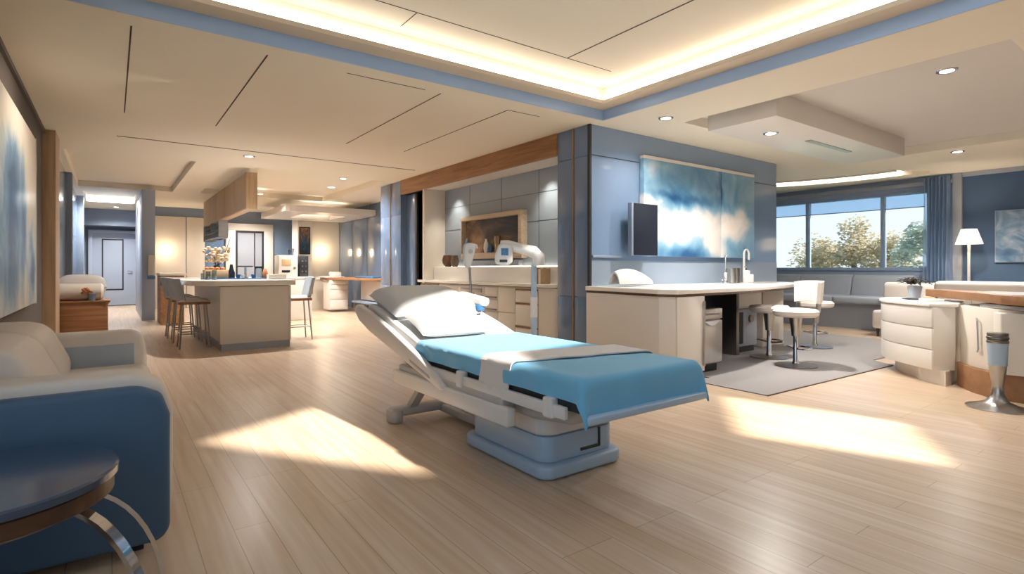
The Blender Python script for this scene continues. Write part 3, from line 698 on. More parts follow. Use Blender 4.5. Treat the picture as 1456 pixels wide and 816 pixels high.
# ------------------------------------------------------------------ island, stools and cabinets over it
isl = thing('kitchen_island', 'long cream kitchen island with a white top in the left background', 'island', (1.7, 10.4, 0))
MB().box(1.28, 2.2, 8.86, 12.1, .1, .93, .006).obj('body', 'cream', isl)
MB().box(1.25, 2.22, 8.80, 8.86, .1, .93, .004).obj('end_panel', 'white', isl)
for x in (1.25, 2.19): MB().box(x, x+.03, 8.785, 8.80, .1, .93, .003).obj('edge_strip', 'white', isl)
MB().box(1.27, 2.21, 8.80, 12.1, 0, .1).obj('plinth', 'bench', isl)
MB().prism([(1.18, 8.74), (2.28, 8.74), (2.28, 12.2), (.85, 12.2), (.85, 9.4), (.92, 9.0)], .94, 1.02, .012, 2).obj('worktop', 'stone', isl)
MB().box(1.28, 2.2, 8.84, 12.1, .925, .945).obj('shadow_gap', 'dark', isl)
def bar_stool():
    t = thing('bar_stool', 'pale bar stool with an oak seat edge at the island, nearest of the three', 'bar stool', (0, 0, 0), 'bar stools along the island', world=False)
    MB().prism(rrect(-.21, .21, -.2, .2, .06), .655, .69, .008).obj('seat', 'oak', t)
    MB().pillow(.42, .40, .08, Matrix.Translation((0, 0, .70)), 4, 12, .4).obj('seat_pad', 'leather_w', t)
    def bk(u, v):
        a = math.radians(-62+124*u); return (-.19*math.cos(a)-.03-.08*v, .215*math.sin(a), .68+.36*v)
    MB().sheet(bk, 16, 8, .022).obj('backrest', 'leather_g', t)
    for sx in (-1, 1):
        for sy in (-1, 1): MB().tube([(sx*.15, sy*.14, .66), (sx*.20, sy*.19, 0)], .012, 8).obj('leg', 'metal', t)
    mb = MB(); q = [(.185, .175), (-.185, .175), (-.185, -.175), (.185, -.175), (.185, .175)]
    for a, b in zip(q, q[1:]): mb.tube([(a[0], a[1], .22), (b[0], b[1], .22)], .009, 8)
    mb.obj('footrest', 'metal', t)
    return t
st = bar_stool(); st.location = (1.0, 9.55, 0)
dup(st, (.98, 10.35, 0), 0, 'pale bar stool on the left side of the island, middle of the three')
dup(st, (.96, 11.15, 0), 0, 'pale bar stool on the left side of the island, farthest of the three')
dup(st, (2.52, 9.6, 0), PI, 'pale bar stool alone on the right side of the island')
hc = thing('hanging_cabinet', 'oak cabinet row hanging from the ceiling over the island', 'cabinet', (2.12, 14, 2.32))
for k in range(5):
    y = 11.22+k*1.18
    MB().box(2.03, 2.05, y+.004, y+1.176, 2.33, H, .003).obj('door', wood('oak_grain_door', '#b59a80', '#c9ae93', 'z', .5) if k == 0 else bpy.data.materials['oak_grain_door'], hc)
MB().box(2.05, 2.20, 11.2, 17.1, 2.32, H).obj('body', 'oak_z', hc)
MB().box(2.02, 2.215, 11.17, 11.2, 2.31, H, .003).obj('end_panel', 'oak_z', hc)
hg = thing('glass_shelf', 'pale glass shelf unit hanging under the oak cabinet row', 'shelf', (2.1, 15.5, 1.9))
mb = MB()
for z in (1.92, 2.05, 2.18): mb.box(2.0, 2.2, 14.3, 16.9, z, z+.012)
mb.obj('shelf', 'clear', hg, False)
for y in (14.3, 15.6, 16.88): MB().box(2.0, 2.2, y, y+.015, 1.9, 2.318).obj('upright', 'bench', hg, False)
MB().box(2.19, 2.2, 14.3, 16.9, 1.9, 2.318).obj('back', 'tint', hg, False)

# things on the island
ig = 'items on the island'
one('tray', MB().prism(rrect(1.15, 2.1, 9.55, 10.1, .05), 1.02, 1.035, .004), 'bluecer', 'dark blue tray along the island top', 'tray')
crate = thing('crate', 'small tan wooden crate of pastries on the island tray', 'crate', (1.33, 9.85, 1.037))
MB().box(1.17, 1.50, 9.7, 9.98, 1.037, 1.17, .006).obj('box', 'tan', crate)
for i in range(8): one('pastry', MB().lathe([(0, -.02), (.028, -.01), (.03, .01), (0, .03)], (1.2+.037*i, 9.76+.16*(i % 2)+.02*(i % 3), 1.191), 8), 'orange', 'small brown pastry heaped on the tan crate on the island', 'pastry', 'pastries on the crate')
fl = thing('flower_vase', 'vase of dried cream and brown flowers rising behind the crate on the island', 'vase', (1.46, 10.35, 1.02))
MB().lathe([(0, 0), (.06, 0), (.08, .1), (.05, .2), (.055, .22), (0, .2)], (1.42, 10.35, 1.02), 20).obj('vase', 'dark', fl)
mb = MB(); mb2 = MB()
for i in range(70):
    a = random.uniform(0, 2*PI); r = .19*math.sqrt(random.random()); z = 1.30+random.random()*.25
    mb.lathe([(0, -.03), (.026, -.005), (.03, .012), (0, .03)], (1.42+r*math.cos(a), 10.35+r*math.sin(a), z), 7)
mb.obj('blooms', mat('dried_blooms', '#d9bf9f', .8, noise_amt=.35, noise_scale=25), fl)
for i in range(6):
    a = i*1.05; mb2.tube([(1.42, 10.35, 1.2), (1.42+.08*math.cos(a), 10.35+.08*math.sin(a), 1.4)], .005, 6)
mb2.tube([(1.44, 10.35, 1.22), (1.56, 10.35, 1.5), (1.62, 10.36, 1.68)], .008, 6)
mb2.obj('stems', 'bark', fl)
one('bottle', MB().lathe([(0, 0), (.05, 0), (.055, .1), (.03, .17), (.02, .24), (0, .24)], (1.62, 10.2, 1.02), 18), 'screen', 'dark round bottle beside the flower vase on the island', 'bottle', ig)
for k, (x, y, hh, r, lab) in enumerate([(1.10, 9.35, .10, .03, 'shortest clear glass at the left corner of the island top'), (1.16, 9.28, .13, .03, 'clear glass second from the left corner of the island top'), (1.24, 9.26, .15, .033, 'tallest clear glass beside the crate on the island')]):
    one('drinking_glass', MB().lathe([(0, 0), (r*.8, 0), (r, hh), (r*.9, hh), (r*.72, .008), (0, .008)], (x, y, 1.02), 18), 'clear', lab, 'glass', 'drinking glasses on the island')
cs = thing('cake_stand', 'round cake stand with a dark top on the island tray', 'cake stand', (1.77, 9.85, 1.037))
MB().lathe([(0, 0), (.06, 0), (.02, .03), (.018, .17), (.03, .18), (0, .18)], (1.77, 9.85, 1.037), 20).obj('stem', 'ceramic', cs)
MB().lathe([(0, .18), (.115, .18), (.12, .2), (0, .2)], (1.77, 9.85, 1.037), 28).obj('plate', 'dark', cs)
jr = thing('glass_jar', 'clear jar with a dark lid right of the cake stand on the island', 'jar', (1.975, 9.85, 1.037))
MB().lathe([(0, 0), (.06, 0), (.065, .14), (.055, .16), (0, .16)], (1.975, 9.85, 1.037), 20).obj('jar', 'clear', jr)
MB().lathe([(0, .16), (.06, .16), (.06, .19), (0, .19)], (1.975, 9.85, 1.037), 20).obj('lid', 'dark', jr)
one('orange_vase', MB().lathe([(0, 0), (.035, 0), (.045, .07), (.025, .14), (0, .16)], (2.05, 9.75, 1.037), 16), 'orange', 'little orange vase at the right end of the island tray', 'vase', ig)
one('white_box', MB().box(2.0, 2.26, 9.22, 9.4, 1.02, 1.10, .006), 'white', 'plain white box at the right end of the island top', 'box', ig)
for k, (x, y) in enumerate(((1.64, 9.7), (1.70, 9.66), (1.86, 9.68))):
    one('blue_cup', MB().lathe([(0, 0), (.025, 0), (.035, .06), (.03, .06), (.022, .01), (0, .01)], (x, y, 1.037), 16), 'bluecer' if k != 1 else 'ceramic', ['small blue cup left of the cake stand foot on the island tray', 'small white cup between the blue cup and the cake stand foot', 'small blue cup right of the cake stand foot'][k], 'cup', 'cups on the island tray')

# wooden bar behind the stools
br = thing('wooden_bar', 'oak bar unit with a pale top beyond the island stools', 'bar', (1.0, 14, 0))
MB().box(.82, 1.25, 13.6, 14.6, 0, 1.04, .005).obj('body', 'oak_z' if False else 'oak', br)
MB().box(.8, 1.3, 13.55, 14.65, 1.04, 1.09, .006).obj('top', 'cream', br)
MB().box(.82, 1.25, 13.59, 13.6, .84, .93).obj('shadow_rail', 'walnut', br)
dp = thing('wall_dispenser', 'grey dispenser with a blue edge on the corridor corner post', 'dispenser', (.7, 15, 1.0))
MB().box(.66, .8, 14.9, 14.998, 1.02, 1.5, .02, 3).obj('casing', 'cream2', dp)
MB().box(.65, .8, 14.88, 14.998, .95, 1.02, .006).obj('drip_tray', 'bluepaper', dp)

# back counter with coffee machine
bc = thing('back_counter', 'white counter cabinet behind the right end of the island', 'counter', (3.3, 13.3, 0))
MB().box(3.0, 3.75, 13.0, 13.6, 0, .96, .005).obj('body', 'white', bc)
MB().box(2.97, 3.78, 12.97, 13.62, .96, 1.0, .005).obj('top', 'stone', bc)
cm = thing('coffee_machine', 'white coffee machine with dark openings on the back counter', 'coffee machine', (3.25, 13.25, 1.0))
MB().box(3.03, 3.45, 13.06, 13.45, 1.0, 1.49, .012, 3).obj('casing', 'white', cm)
MB().box(3.10, 3.30, 13.045, 13.06, 1.25, 1.40, .004).obj('cup_window', 'tan', cm)
MB().box(3.10, 3.28, 13.045, 13.06, 1.10, 1.15, .003).obj('display', 'screen', cm)
MB().lathe([(0, 0), (.03, 0), (.03, .02), (0, .02)], (0, 0, 0), 16, mtx=Matrix.Translation((3.38, 13.06, 1.2)) @ Matrix.Rotation(PI/2, 4, 'X')).obj('dial', 'metal', cm)
hp = thing('hopper', 'glass bean hopper standing on top of the coffee machine', 'hopper', (3.38, 13.3, 1.49))
MB().lathe([(0, 0), (.05, 0), (.06, .14), (0, .14)], (3.36, 13.3, 1.49), 18).obj('jar', 'clear', hp)
MB().lathe([(0, .14), (.075, .14), (.075, .16), (0, .16)], (3.36, 13.3, 1.49), 18).obj('lid', 'metal', hp)
gm = thing('coffee_grinder', 'dark glossy machine between the coffee machine and the white pier', 'grinder', (3.6, 13.3, 1.0))
MB().box(3.50, 3.70, 13.1, 13.5, 1.0, 1.48, .01).obj('casing', 'dark', gm)
mb = MB()
for i in range(3):
    for j in range(2): mb.lathe([(0, 0), (.02, 0), (.02, .02), (0, .02)], (0, 0, 0), 10, mtx=Matrix.Translation((3.56+.08*j, 13.1, 1.12+.12*i)) @ Matrix.Rotation(PI/2, 4, 'X'))
mb.obj('knobs', 'metal', gm)
ps = thing('wall_screen', 'small dark picture with an orange top on the side of the white pier', 'screen', (4.6, 17.2, 1.6))
MB().box(4.58, 4.90, 17.15, 17.2, 1.62, 2.45, .006).obj('frame', 'black', ps)
MB().box(4.61, 4.87, 17.14, 17.15, 1.65, 2.42).obj('picture', art_mat('dark_city_picture', 9.3, [(.3, '#14202e'), (.5, '#2b4a66'), (.62, '#6b5238'), (.8, '#c98a4c')], 3., (0, 0, .35, -.15, (1, 1, 1))), ps)

# sconces
def sconce(x, y, z, label):
    t = thing('wall_sconce_light', label, 'lamp', (x, y, z), 'round wall sconces')
    MB().lathe([(0, 0), (.09, 0), (.09, .02), (0, .02)], (0, 0, 0), 28, mtx=Matrix.Translation((x, y, z)) @ Matrix.Rotation(PI/2, 4, 'X')).obj('back_plate', 'metal', t)
    MB().lathe([(0, .02), (.15, .02), (.16, .035), (.12, .07), (.06, .085), (0, .088)], (0, 0, 0), 32, mtx=Matrix.Translation((x, y, z)) @ Matrix.Rotation(PI/2, 4, 'X')).obj('diffuser', 'sconce', t)
    l = bpy.data.lights.new('sconce_bulb', 'POINT'); l.energy = 7; l.color = (1, .82, .58); l.shadow_soft_size = .12
    lo = bpy.data.objects.new('sconce_bulb', l); C.objects.link(lo); lo.location = (x, y-.32, z)
sconce(1.26, 18.94, 1.74, 'glowing round sconce on the beige panels beside the pale corridor door')
sconce(5.33, 17.5, 1.72, 'glowing round sconce on the beige wall above the reception desk')

# reception desk
rd = thing('reception_desk', 'white reception desk with an oak top in the far background', 'desk', (5.2, 14, 0))
dr = MB().box(4.78, 5.28, 14.9, 15.5, .06, .88, .008).obj('drawer_unit', 'white', rd)
for z0, z1 in ((.08, .33), (.345, .6), (.615, .74), (.755, .865)): MB().box(4.79, 5.27, 14.885, 14.9, z0, z1, .004).obj('drawer', 'white', rd)
MB().prism([(4.72, 15.6), (4.72, 15.0), (4.9, 14.75), (5.4, 12.0), (5.88, 12.0), (5.88, 15.6)], .88, .94, .01).obj('worktop', 'oak', rd)
MB().prism([(4.66, 15.7), (4.66, 14.95), (5.2, 14.95), (5.2, 15.7)], .94, .965, .008).obj('counter_cap', 'stone', rd)
MB().box(5.45, 5.86, 12.1, 14.4, .35, .86, .01).obj('cabinet', 'cream', rd)
MB().box(5.2, 5.86, 12.1, 14.4, .28, .33, .01).obj('lower_shelf', 'wall_bg', rd)
one('telephone', MB().prism([(4.85, 15.05), (5.15, 15.05), (5.15, 15.25), (4.85, 15.25)], .966, 1.09, .03, 3), 'white', 'white telephone on the reception desk', 'telephone')
one('paper_tray', MB().box(5.3, 5.75, 13.2, 14.4, .941, .985, .008), 'bluepaper', 'flat blue folder stack on the oak part of the reception desk', 'folder')
rc = thing('reception_return', 'low pale counter with an oak panel left of the reception desk', 'counter', (4.4, 16.4, 0))
MB().box(4.1, 5.2, 16.2, 16.8, 0, .86, .01).obj('body', 'cream2', rc)
MB().box(4.05, 5.25, 16.15, 16.85, .86, .91, .01).obj('top', 'stone', rc)
MB().box(4.25, 4.7, 16.19, 16.2, .45, .82).obj('oak_panel', 'oak_x', rc)

# ------------------------------------------------------------------ niche cabinets
def cabinet(name, label, y0, y1, fronts, m='cream', group='base cabinets in the niche', gapm='oak_x'):
    t = thing(name, label, 'cabinet', (5.0, (y0+y1)/2, 0), group)
    MB().box(4.84, NB-.01, y0+.002, y1-.002, .08, .92, .003).obj('body', m, t)
    MB().box(4.90, NB-.01, y0+.002, y1-.002, 0, .08).obj('plinth', 'dark', t)
    for kind, a, b, z0, z1 in fronts:
        o = MB().box(4.815, 4.84, a+.004, b-.004, z0, z1, .004).obj(kind, m, t)
        if kind == 'drawer': MB().box(4.812, 4.838, a+.01, b-.01, z1+.004, z1+.024).obj('grip_rail', gapm, o, False)
    return t
cabinet('base_cabinet', 'cream cabinet with one drawer over a door at the left end of the niche', 8.85, 9.58, [('drawer', 8.85, 9.58, .62, .88), ('door', 8.85, 9.58, .1, .60)])
cabinet('base_cabinet', 'cream cabinet with one tall plain door next to the steel drawer unit', 8.15, 8.85, [('door', 8.15, 8.85, .1, .90)])
t = cabinet('drawer_unit', 'white drawer unit with dark steel handles in the middle of the niche', 6.95, 8.15, [], 'white')
for k, (z0, z1) in enumerate(((.71, .90), (.52, .70), (.32, .51), (.1, .31))):
    for a, b in ((6.95, 7.32), (7.32, 8.15)):
        o = MB().box(4.815, 4.84, a+.004, b-.004, z0, z1, .004).obj('drawer', 'white', t)
        if k < 3: MB().box(4.795, 4.816, a+.03, b-.03, z0+.02, z0+.045, .004).obj('handle', 'steel_dk', o)
MB().box(4.80, 4.816, 7.4, 8.05, .80, .87, .004).obj('control_strip', 'metal', t)
cabinet('base_cabinet', 'cream two-door cabinet right of the white drawer unit', 6.50, 6.95, [('door', 6.5, 6.95, .53, .90), ('door', 6.5, 6.95, .1, .52)])
cabinet('base_cabinet', 'cream cabinet of three drawers with brown grips near the column', 5.98, 6.50, [('drawer', 5.98, 6.5, .70, .87), ('drawer', 5.98, 6.5, .36, .665), ('drawer', 5.98, 6.5, .1, .325)])
t = thing('end_cabinet', 'cream rounded end panel between the niche drawers and the glass column', 'cabinet', (5, 5.8, 0))
MB().prism([(NB, 5.56), (NB, 5.976)]+[(4.83, 5.976)]+arcpts(4.94, 5.67, .11, 180, 270, 8), .0, .92, .004).obj('body', 'cream', t)
wt = one('worktop', MB().prism([(NB, 5.555), (NB, 9.6), (4.76, 9.6)]+arcpts(4.92, 5.72, .16, 180, 270, 10), .93, .975, .008), 'stone', 'long white worktop on the niche cabinets', 'worktop')
struct('trim_49', MB().box(4.85, NB, 5.6, 9.58, .918, .932), 'walnut', smooth=False)

# framed wall display
dsp = thing('framed_display', 'wide framed dark display on the niche wall', 'display', (NB, 7.4, 1.4))
y0, y1, z0, z1 = 6.88, 8.60, 1.46, 2.05
mb = MB(); mb.box(NB-.12, NB, y0-.09, y1+.03, z1, z1+.07, .004); mb.box(NB-.12, NB, y0-.09, y1+.03, z0-.10, z0, .004); mb.box(NB-.12, NB, y0-.09, y0, z0, z1, .004); mb.box(NB-.12, NB, y1, y1+.03, z0, z1, .004)
mb.obj('frame', 'frame_wood', dsp)
MB().box(NB-.02, NB, y0, y1, z0, z1).obj('back_panel', 'glow_disp', dsp, False)
vg = 'vases in the framed display'
one('vase', MB().lathe([(0, 0), (.035, 0), (.06, .08), (.05, .16), (.025, .21), (.03, .24), (0, .24)], (NB-.07, 7.86, z0+.001), 20, sx=.7), 'ceramic', 'white vase in the framed display', 'vase', vg)
one('vase', MB().lathe([(0, 0), (.03, 0), (.055, .07), (.03, .13), (.03, .15), (0, .15)], (NB-.075, 7.72, z0+.001), 20, sx=.7), 'bluecer', 'blue vase beside the white one in the framed display', 'vase', vg)
one('vase', MB().lathe([(0, 0), (.05, 0), (.065, .27), (.06, .27), (.045, .01), (0, .01)], (NB-.07, 7.52, z0+.001), 20, sx=.7), 'gold', 'grey-brown tumbler vase at the right in the framed display', 'vase', vg)
one('vase', MB().lathe([(0, 0), (.04, 0), (.05, .22), (.02, .28), (0, .28)], (NB-.07, 8.48, z0+.001), 20, sx=.7), 'gloss_dark', 'slim blue-grey vase at the left in the framed display', 'vase', vg)
fs = MB().box(NB-.1, NB, 6.9, 8.5, 1.24, 1.33, .004)
one('shelf_box', fs, 'bench', 'low grey shelf box under the framed display', 'shelf')
bw = thing('ceramic_bowl', 'brown and black glazed bowl on the left end of the niche ledge', 'bowl', (5.13, 9.1, 1.22))
MB().lathe([(0, 0), (.08, 0), (.15, .06), (.17, .13), (.13, .22), (.10, .22), (.13, .13), (0, .03)], (5.13, 9.05, 1.222), 30, sx=.6).obj('bowl', 'brownglaze', bw)
one('vase', MB().lathe([(0, 0), (.05, 0), (.08, .10), (.05, .20), (.055, .21), (0, .20)], (5.12, 8.78, 1.222), 22), 'bark', 'small grey-brown jar right of the glazed bowl', 'vase')
bg = 'books at the right end of the niche worktop'
for k, (y, t_, hh, m_) in enumerate(((6.02, .05, .225, 'oak'), (5.965, .045, .21, 'paper'), (5.92, .04, .22, 'tan'))):
    one('book', MB().box(4.84, 4.99, y-t_/2, y+t_/2, .976, .976+hh, .004), m_, ['brown book standing leftmost at the right end of the niche worktop', 'white book between the brown and the tan book on the niche worktop', 'tan book nearest the column on the niche worktop'][k], 'book', bg)

# ------------------------------------------------------------------ medical stands behind the bed
ar = thing('exam_lamp_stand', 'white examination lamp with a boxy head on a square post behind the bed', 'lamp', (3.30, 4.15, 0))
MB().lathe([(0, 0), (.24, 0), (.24, .02), (.08, .05), (.04, .07), (0, .07)], (3.30, 4.15, 0), 32).obj('base', 'bedplast', ar)
MB().box(3.278, 3.322, 4.128, 4.172, .06, 1.24, .008, 2).obj('post', 'bedblue', ar)
MB().box(3.272, 3.328, 4.122, 4.178, .72, .92, .01, 2).obj('collar', 'bedplast', ar)
ux, uy = -.80, .58     # arm direction, to the left of the picture
def along(t, z): return (3.30+ux*t, 4.15+uy*t, z)
MB().tube([along(-.05, 1.22), along(-.045, 1.31), along(.0, 1.355), along(.12, 1.385), along(.26, 1.42), along(.33, 1.43)], [.055, .062, .062, .05, .052, .04], 14).obj('arm', 'bedplast', ar)
rot = math.atan2(uy, ux)
hm = Matrix.Translation(along(.30, 1.33)) @ Matrix.Rotation(rot, 4, 'Z')
hd = MB().prism([(-.09, -.08), (-.03, -.115), (.075, -.09), (.085, -.03), (.05, .09), (.0, .115), (-.09, .09)], -.07, .07, .022, 3, axis='y', mtx=hm).obj('lamp_head', 'bedplast', ar)
MB().box(-.05, .02, .069, .074, -.01, .06, .003, mtx=hm).obj('display', 'bluepaper', hd)
MB().box(-.04, .035, .069, .074, -.075, -.05, .002, mtx=hm).obj('button_bar', 'dark', hd)
MB().lathe([(0, 0), (.022, 0), (.022, .02), (.01, .035), (0, .035)], along(.31, 1.44), 16).obj('knob', 'bluecer', ar)
# handset stand
hs2 = thing('handset_stand', 'slim steel pole carrying a white paddle-shaped device behind the bed', 'medical stand', (3.0, 4.62, 0))
bx, by = 2.86, 4.50
MB().lathe([(0, 0), (.2, 0), (.2, .02), (.05, .05), (.02, .07), (0, .07)], (bx, by, 0), 28).obj('base', 'bedgrey', hs2)
tx, ty = 2.80, 4.55
MB().tube([(bx, by, .06), (bx-.02, by+.017, .5), (tx+.01, ty-.01, 1.22)], .012, 10).obj('pole', 'metal', hs2)
MB().tube([(bx-.025, by+.02, .88), (bx-.03, by+.023, .96)], .022, 12).obj('clamp', 'steel_dk', hs2)
hm = Matrix.Translation((tx, ty, 1.2)) @ Matrix.Rotation(math.radians(-36.2+10), 4, 'Z')
pd = MB().prism([(-.03, 0), (.02, 0), (.05, .10), (.075, .19), (.065, .235), (.02, .25), (-.04, .235), (-.055, .18), (-.045, .08)], -.03, .03, .02, 3, axis='y', mtx=hm).obj('paddle', 'bedplast', hs2)
MB().lathe([(0, 0), (.022, 0), (.022, .006), (0, .006)], (0, 0, 0), 16, mtx=hm @ Matrix.Translation((.02, -.03, .16)) @ Matrix.Rotation(PI/2, 4, 'X')).obj('button', 'bedgrey', pd)
MB().tube([Vector(hm @ Vector((.04, 0, .23))), Vector(hm @ Vector((.08, 0, .22))), Vector(hm @ Vector((.085, 0, .19)))], .014, 10).obj('hook', 'bedplast', hs2)

# ------------------------------------------------------------------ counter along the art wall
front = [(4.62, 3.72), (4.72, 3.55), (5.2, 3.53), (6.2, 3.58), (7.3, 3.78), (8.3, 4.05), (8.7, 4.25), (8.85, 4.55), (8.88, AW-.01)]
one('counter_worktop', MB().prism([(4.72, AW-.01)]+front, .925, .975, .010, 2), 'stone', 'long white worktop along the blue glass wall under the wide painting', 'worktop')
fi = [(x+.02 if x < 5 else x-.02*(x > 8), y+.03) for x, y in front]
struct('trim_50', MB().prism([(4.75, AW-.01)]+fi, .898, .925), 'walnut', smooth=False)
cb = thing('counter_cabinet', 'beige cabinet with a long door handle at the left end of the glass-wall counter', 'cabinet', (4.9, 4.2, 0))
MB().prism([(4.74, AW-.01), (4.66, 3.74), (4.75, 3.60), (5.2, 3.58), (5.2, AW-.01)], .08, .898, .004).obj('body', 'white', cb)
MB().prism([(4.80, AW-.01), (4.75, 3.70), (5.2, 3.66), (5.2, AW-.01)], 0, .08).obj('plinth', 'dark', cb)
dd = MB().prism([(4.755, 3.578), (5.2, 3.558), (5.2, 3.58), (4.755, 3.6)], .085, .895, .003).obj('door', 'white', cb)
MB().box(5.165, 5.18, 3.53, 3.556, .14, .84, .004).obj('handle', 'metal', dd)
bn = thing('undercounter_bin', 'steel undercounter waste unit with a white bag edge showing', 'bin', (5.6, 3.9, 0))
MB().box(5.26, 5.72, 3.70, 4.25, .10, .74, .01, 2).obj('body', 'steel_dk', bn)
dr = MB().box(5.265, 5.715, 3.675, 3.70, .62, .735, .006).obj('drawer', 'metal', bn)
MB().box(5.34, 5.64, 3.66, 3.676, .665, .685, .004).obj('handle', 'steel_dk', dr)
MB().box(5.265, 5.715, 3.675, 3.70, .12, .60, .006).obj('door', 'metal', bn)
MB().prism([(5.36, .598), (5.64, .598), (5.62, .575), (5.56, .55), (5.50, .54), (5.44, .555), (5.39, .58)], 3.664, 3.676, .003, 1, axis='y').obj('bag_edge', 'linen', bn)
MB().box(5.28, 5.70, 3.74, 4.2, .0105, .10).obj('plinth', 'black', bn)
mb = MB().box(5.205, 5.25, 3.66, 4.9, .012, .898, .003)
one('support_panel', mb, 'dark', 'dark support panel between the beige cabinet and the steel bin', 'panel')
mb = MB().box(6.86, 6.93, 4.2, 4.9, .01, .898, .003)
one('support_panel', mb, 'steel_dk', 'slim bronze-grey support panel under the counter behind the stools', 'panel')
pd = thing('pedestal_unit', 'grey pedestal cabinet with a round knob under the counter behind the stools', 'cabinet', (7.4, 4.5, 0))
MB().box(7.0, 7.52, 4.28, 4.9, .1, .62, .008).obj('lower_body', 'bench', pd)
MB().box(7.0, 7.75, 4.34, 4.9, .62, .895, .006).obj('upper_body', 'cream', pd)
MB().box(7.02, 7.15, 4.272, 4.282, .14, .58).obj('vent_slot', 'black', pd)
MB().lathe([(0, 0), (.05, 0), (.05, .03), (0, .035)], (0, 0, 0), 22, mtx=Matrix.Translation((7.34, 4.28, .48)) @ Matrix.Rotation(PI/2, 4, 'X')).obj('knob', 'steel_dk', pd)
MB().box(7.05, 7.5, 4.32, 4.9, .01, .1).obj('plinth', 'dark', pd)
mb = MB().prism([(7.9, AW-.01), (7.9, 4.4), (8.5, 4.4), (8.6, AW-.01)], .01, .898, .01)
one('counter_end_cabinet', mb, 'cream2', 'pale end cabinet under the far end of the glass-wall counter', 'cabinet')

# wide painting, monitor and small things on the counter
pg = thing('wide_painting', 'wide painting of blue and white smoke-like washes on the blue glass wall', 'painting', (7.1, AW, 1.36))
MB().box(5.73, 7.50, AW-.085, AW-.007, 1.36, 2.67, .003).obj('canvas', 'art_big', pg)
MB().box(7.508, 8.43, AW-.085, AW-.007, 1.36, 2.67, .003).obj('canvas', 'art_big', pg)
MB().box(5.73, 8.43, AW-.087, AW-.007, 2.67, 2.715, .003).obj('top_rail', 'cream', pg)
mo = thing('wall_monitor', 'dark slab monitor in front of the left edge of the wide painting', 'monitor', (5.6, AW-.1, 1.36))
MB().box(5.36, 5.86, AW-.20, AW-.13, 1.36, 2.04, .006).obj('casing', 'wall_bg', mo)
MB().box(5.39, 5.86, AW-.206, AW-.20, 1.365, 2.035, .002).obj('screen', 'screen', mo)
MB().box(5.5, 5.7, AW-.13, AW-.007, 1.55, 1.8).obj('bracket', 'dark', mo)
mb = MB()
def shell(u, v):
    a = PI*(.02+.96*v)
    return (4.92+.62*u, 4.62-.14*math.cos(a)*(.6+.4*math.sin(PI*u)), .98+.012+.20*math.sin(a)*(.35+.65*math.sin(PI*min(1, .25+u*.72))))
one('sink_bowl', mb.sheet(shell, 20, 16, .02), 'ceramic', 'white curved shell-shaped cover at the left end of the glass-wall counter', 'cover')
fc = thing('faucet', 'chrome tap with a tall thin spout on the glass-wall counter', 'tap', (7.1, 4.55, .975))
fx, fy = 7.15, 4.55
MB().lathe([(0, 0), (.04, 0), (.04, .03), (.025, .04), (.025, .14), (.03, .15), (.03, .17), (0, .17)], (fx, fy, .975), 20).obj('body', 'chrome', fc)
MB().tube([(fx, fy, 1.13), (fx, fy, 1.36), (fx, fy-.02, 1.39)], .011, 10).obj('spout', 'chrome', fc)
MB().tube([(fx, fy, 1.04), (fx-.12, fy-.04, 1.06), (fx-.15, fy-.05, 1.03)], .012, 10).obj('lever', 'chrome', fc)
cg = 'canisters beside the tap'
one('canister', MB().lathe([(0, 0), (.075, 0), (.075, .22), (.07, .225), (0, .225)], (7.42, 4.62, .976), 24), 'metal', 'wide steel canister right of the tap', 'canister', cg)
one('canister', MB().lathe([(0, 0), (.07, 0), (.07, .22), (.065, .225), (0, .225)], (7.62, 4.68, .976), 24), 'steel_dk', 'darker steel canister behind the soap bottles', 'canister', cg)
for k, (x, y, hh, lab) in enumerate(((7.78, 4.6, .19, 'taller white soap bottle with a pump right of the canisters'), (7.92, 4.62, .13, 'shorter white soap bottle at the right end of the counter group'))):
    sb = thing('soap_bottle', lab, 'bottle', (x, y, .976), 'soap bottles on the counter')
    MB().box(x-.04, x+.04, y-.04, y+.04, .976, .976+hh, .012, 3).obj('bottle', 'ceramic', sb)
    MB().tube([(x, y, .976+hh), (x, y, 1.03+hh), (x-.04, y, 1.03+hh)], .009, 8).obj('pump', 'chrome', sb)
gn = thing('gooseneck_tap', 'white arched tap rising at the right end of the glass-wall counter', 'tap', (7.95, 4.78, .975))
gx = 8.05
MB().tube([(gx, 4.80, .975), (gx, 4.80, 1.42)]+[(gx+.07-.07*math.cos(a), 4.80, 1.42+.07*math.sin(a)) for a in [PI*i/8 for i in range(1, 9)]]+[(gx+.14, 4.80, 1.33)], .018, 12).obj('spout', 'ceramic', gn)
MB().lathe([(0, 0), (.035, 0), (.035, .03), (0, .035)], (gx, 4.80, .975), 20).obj('base', 'chrome', gn)

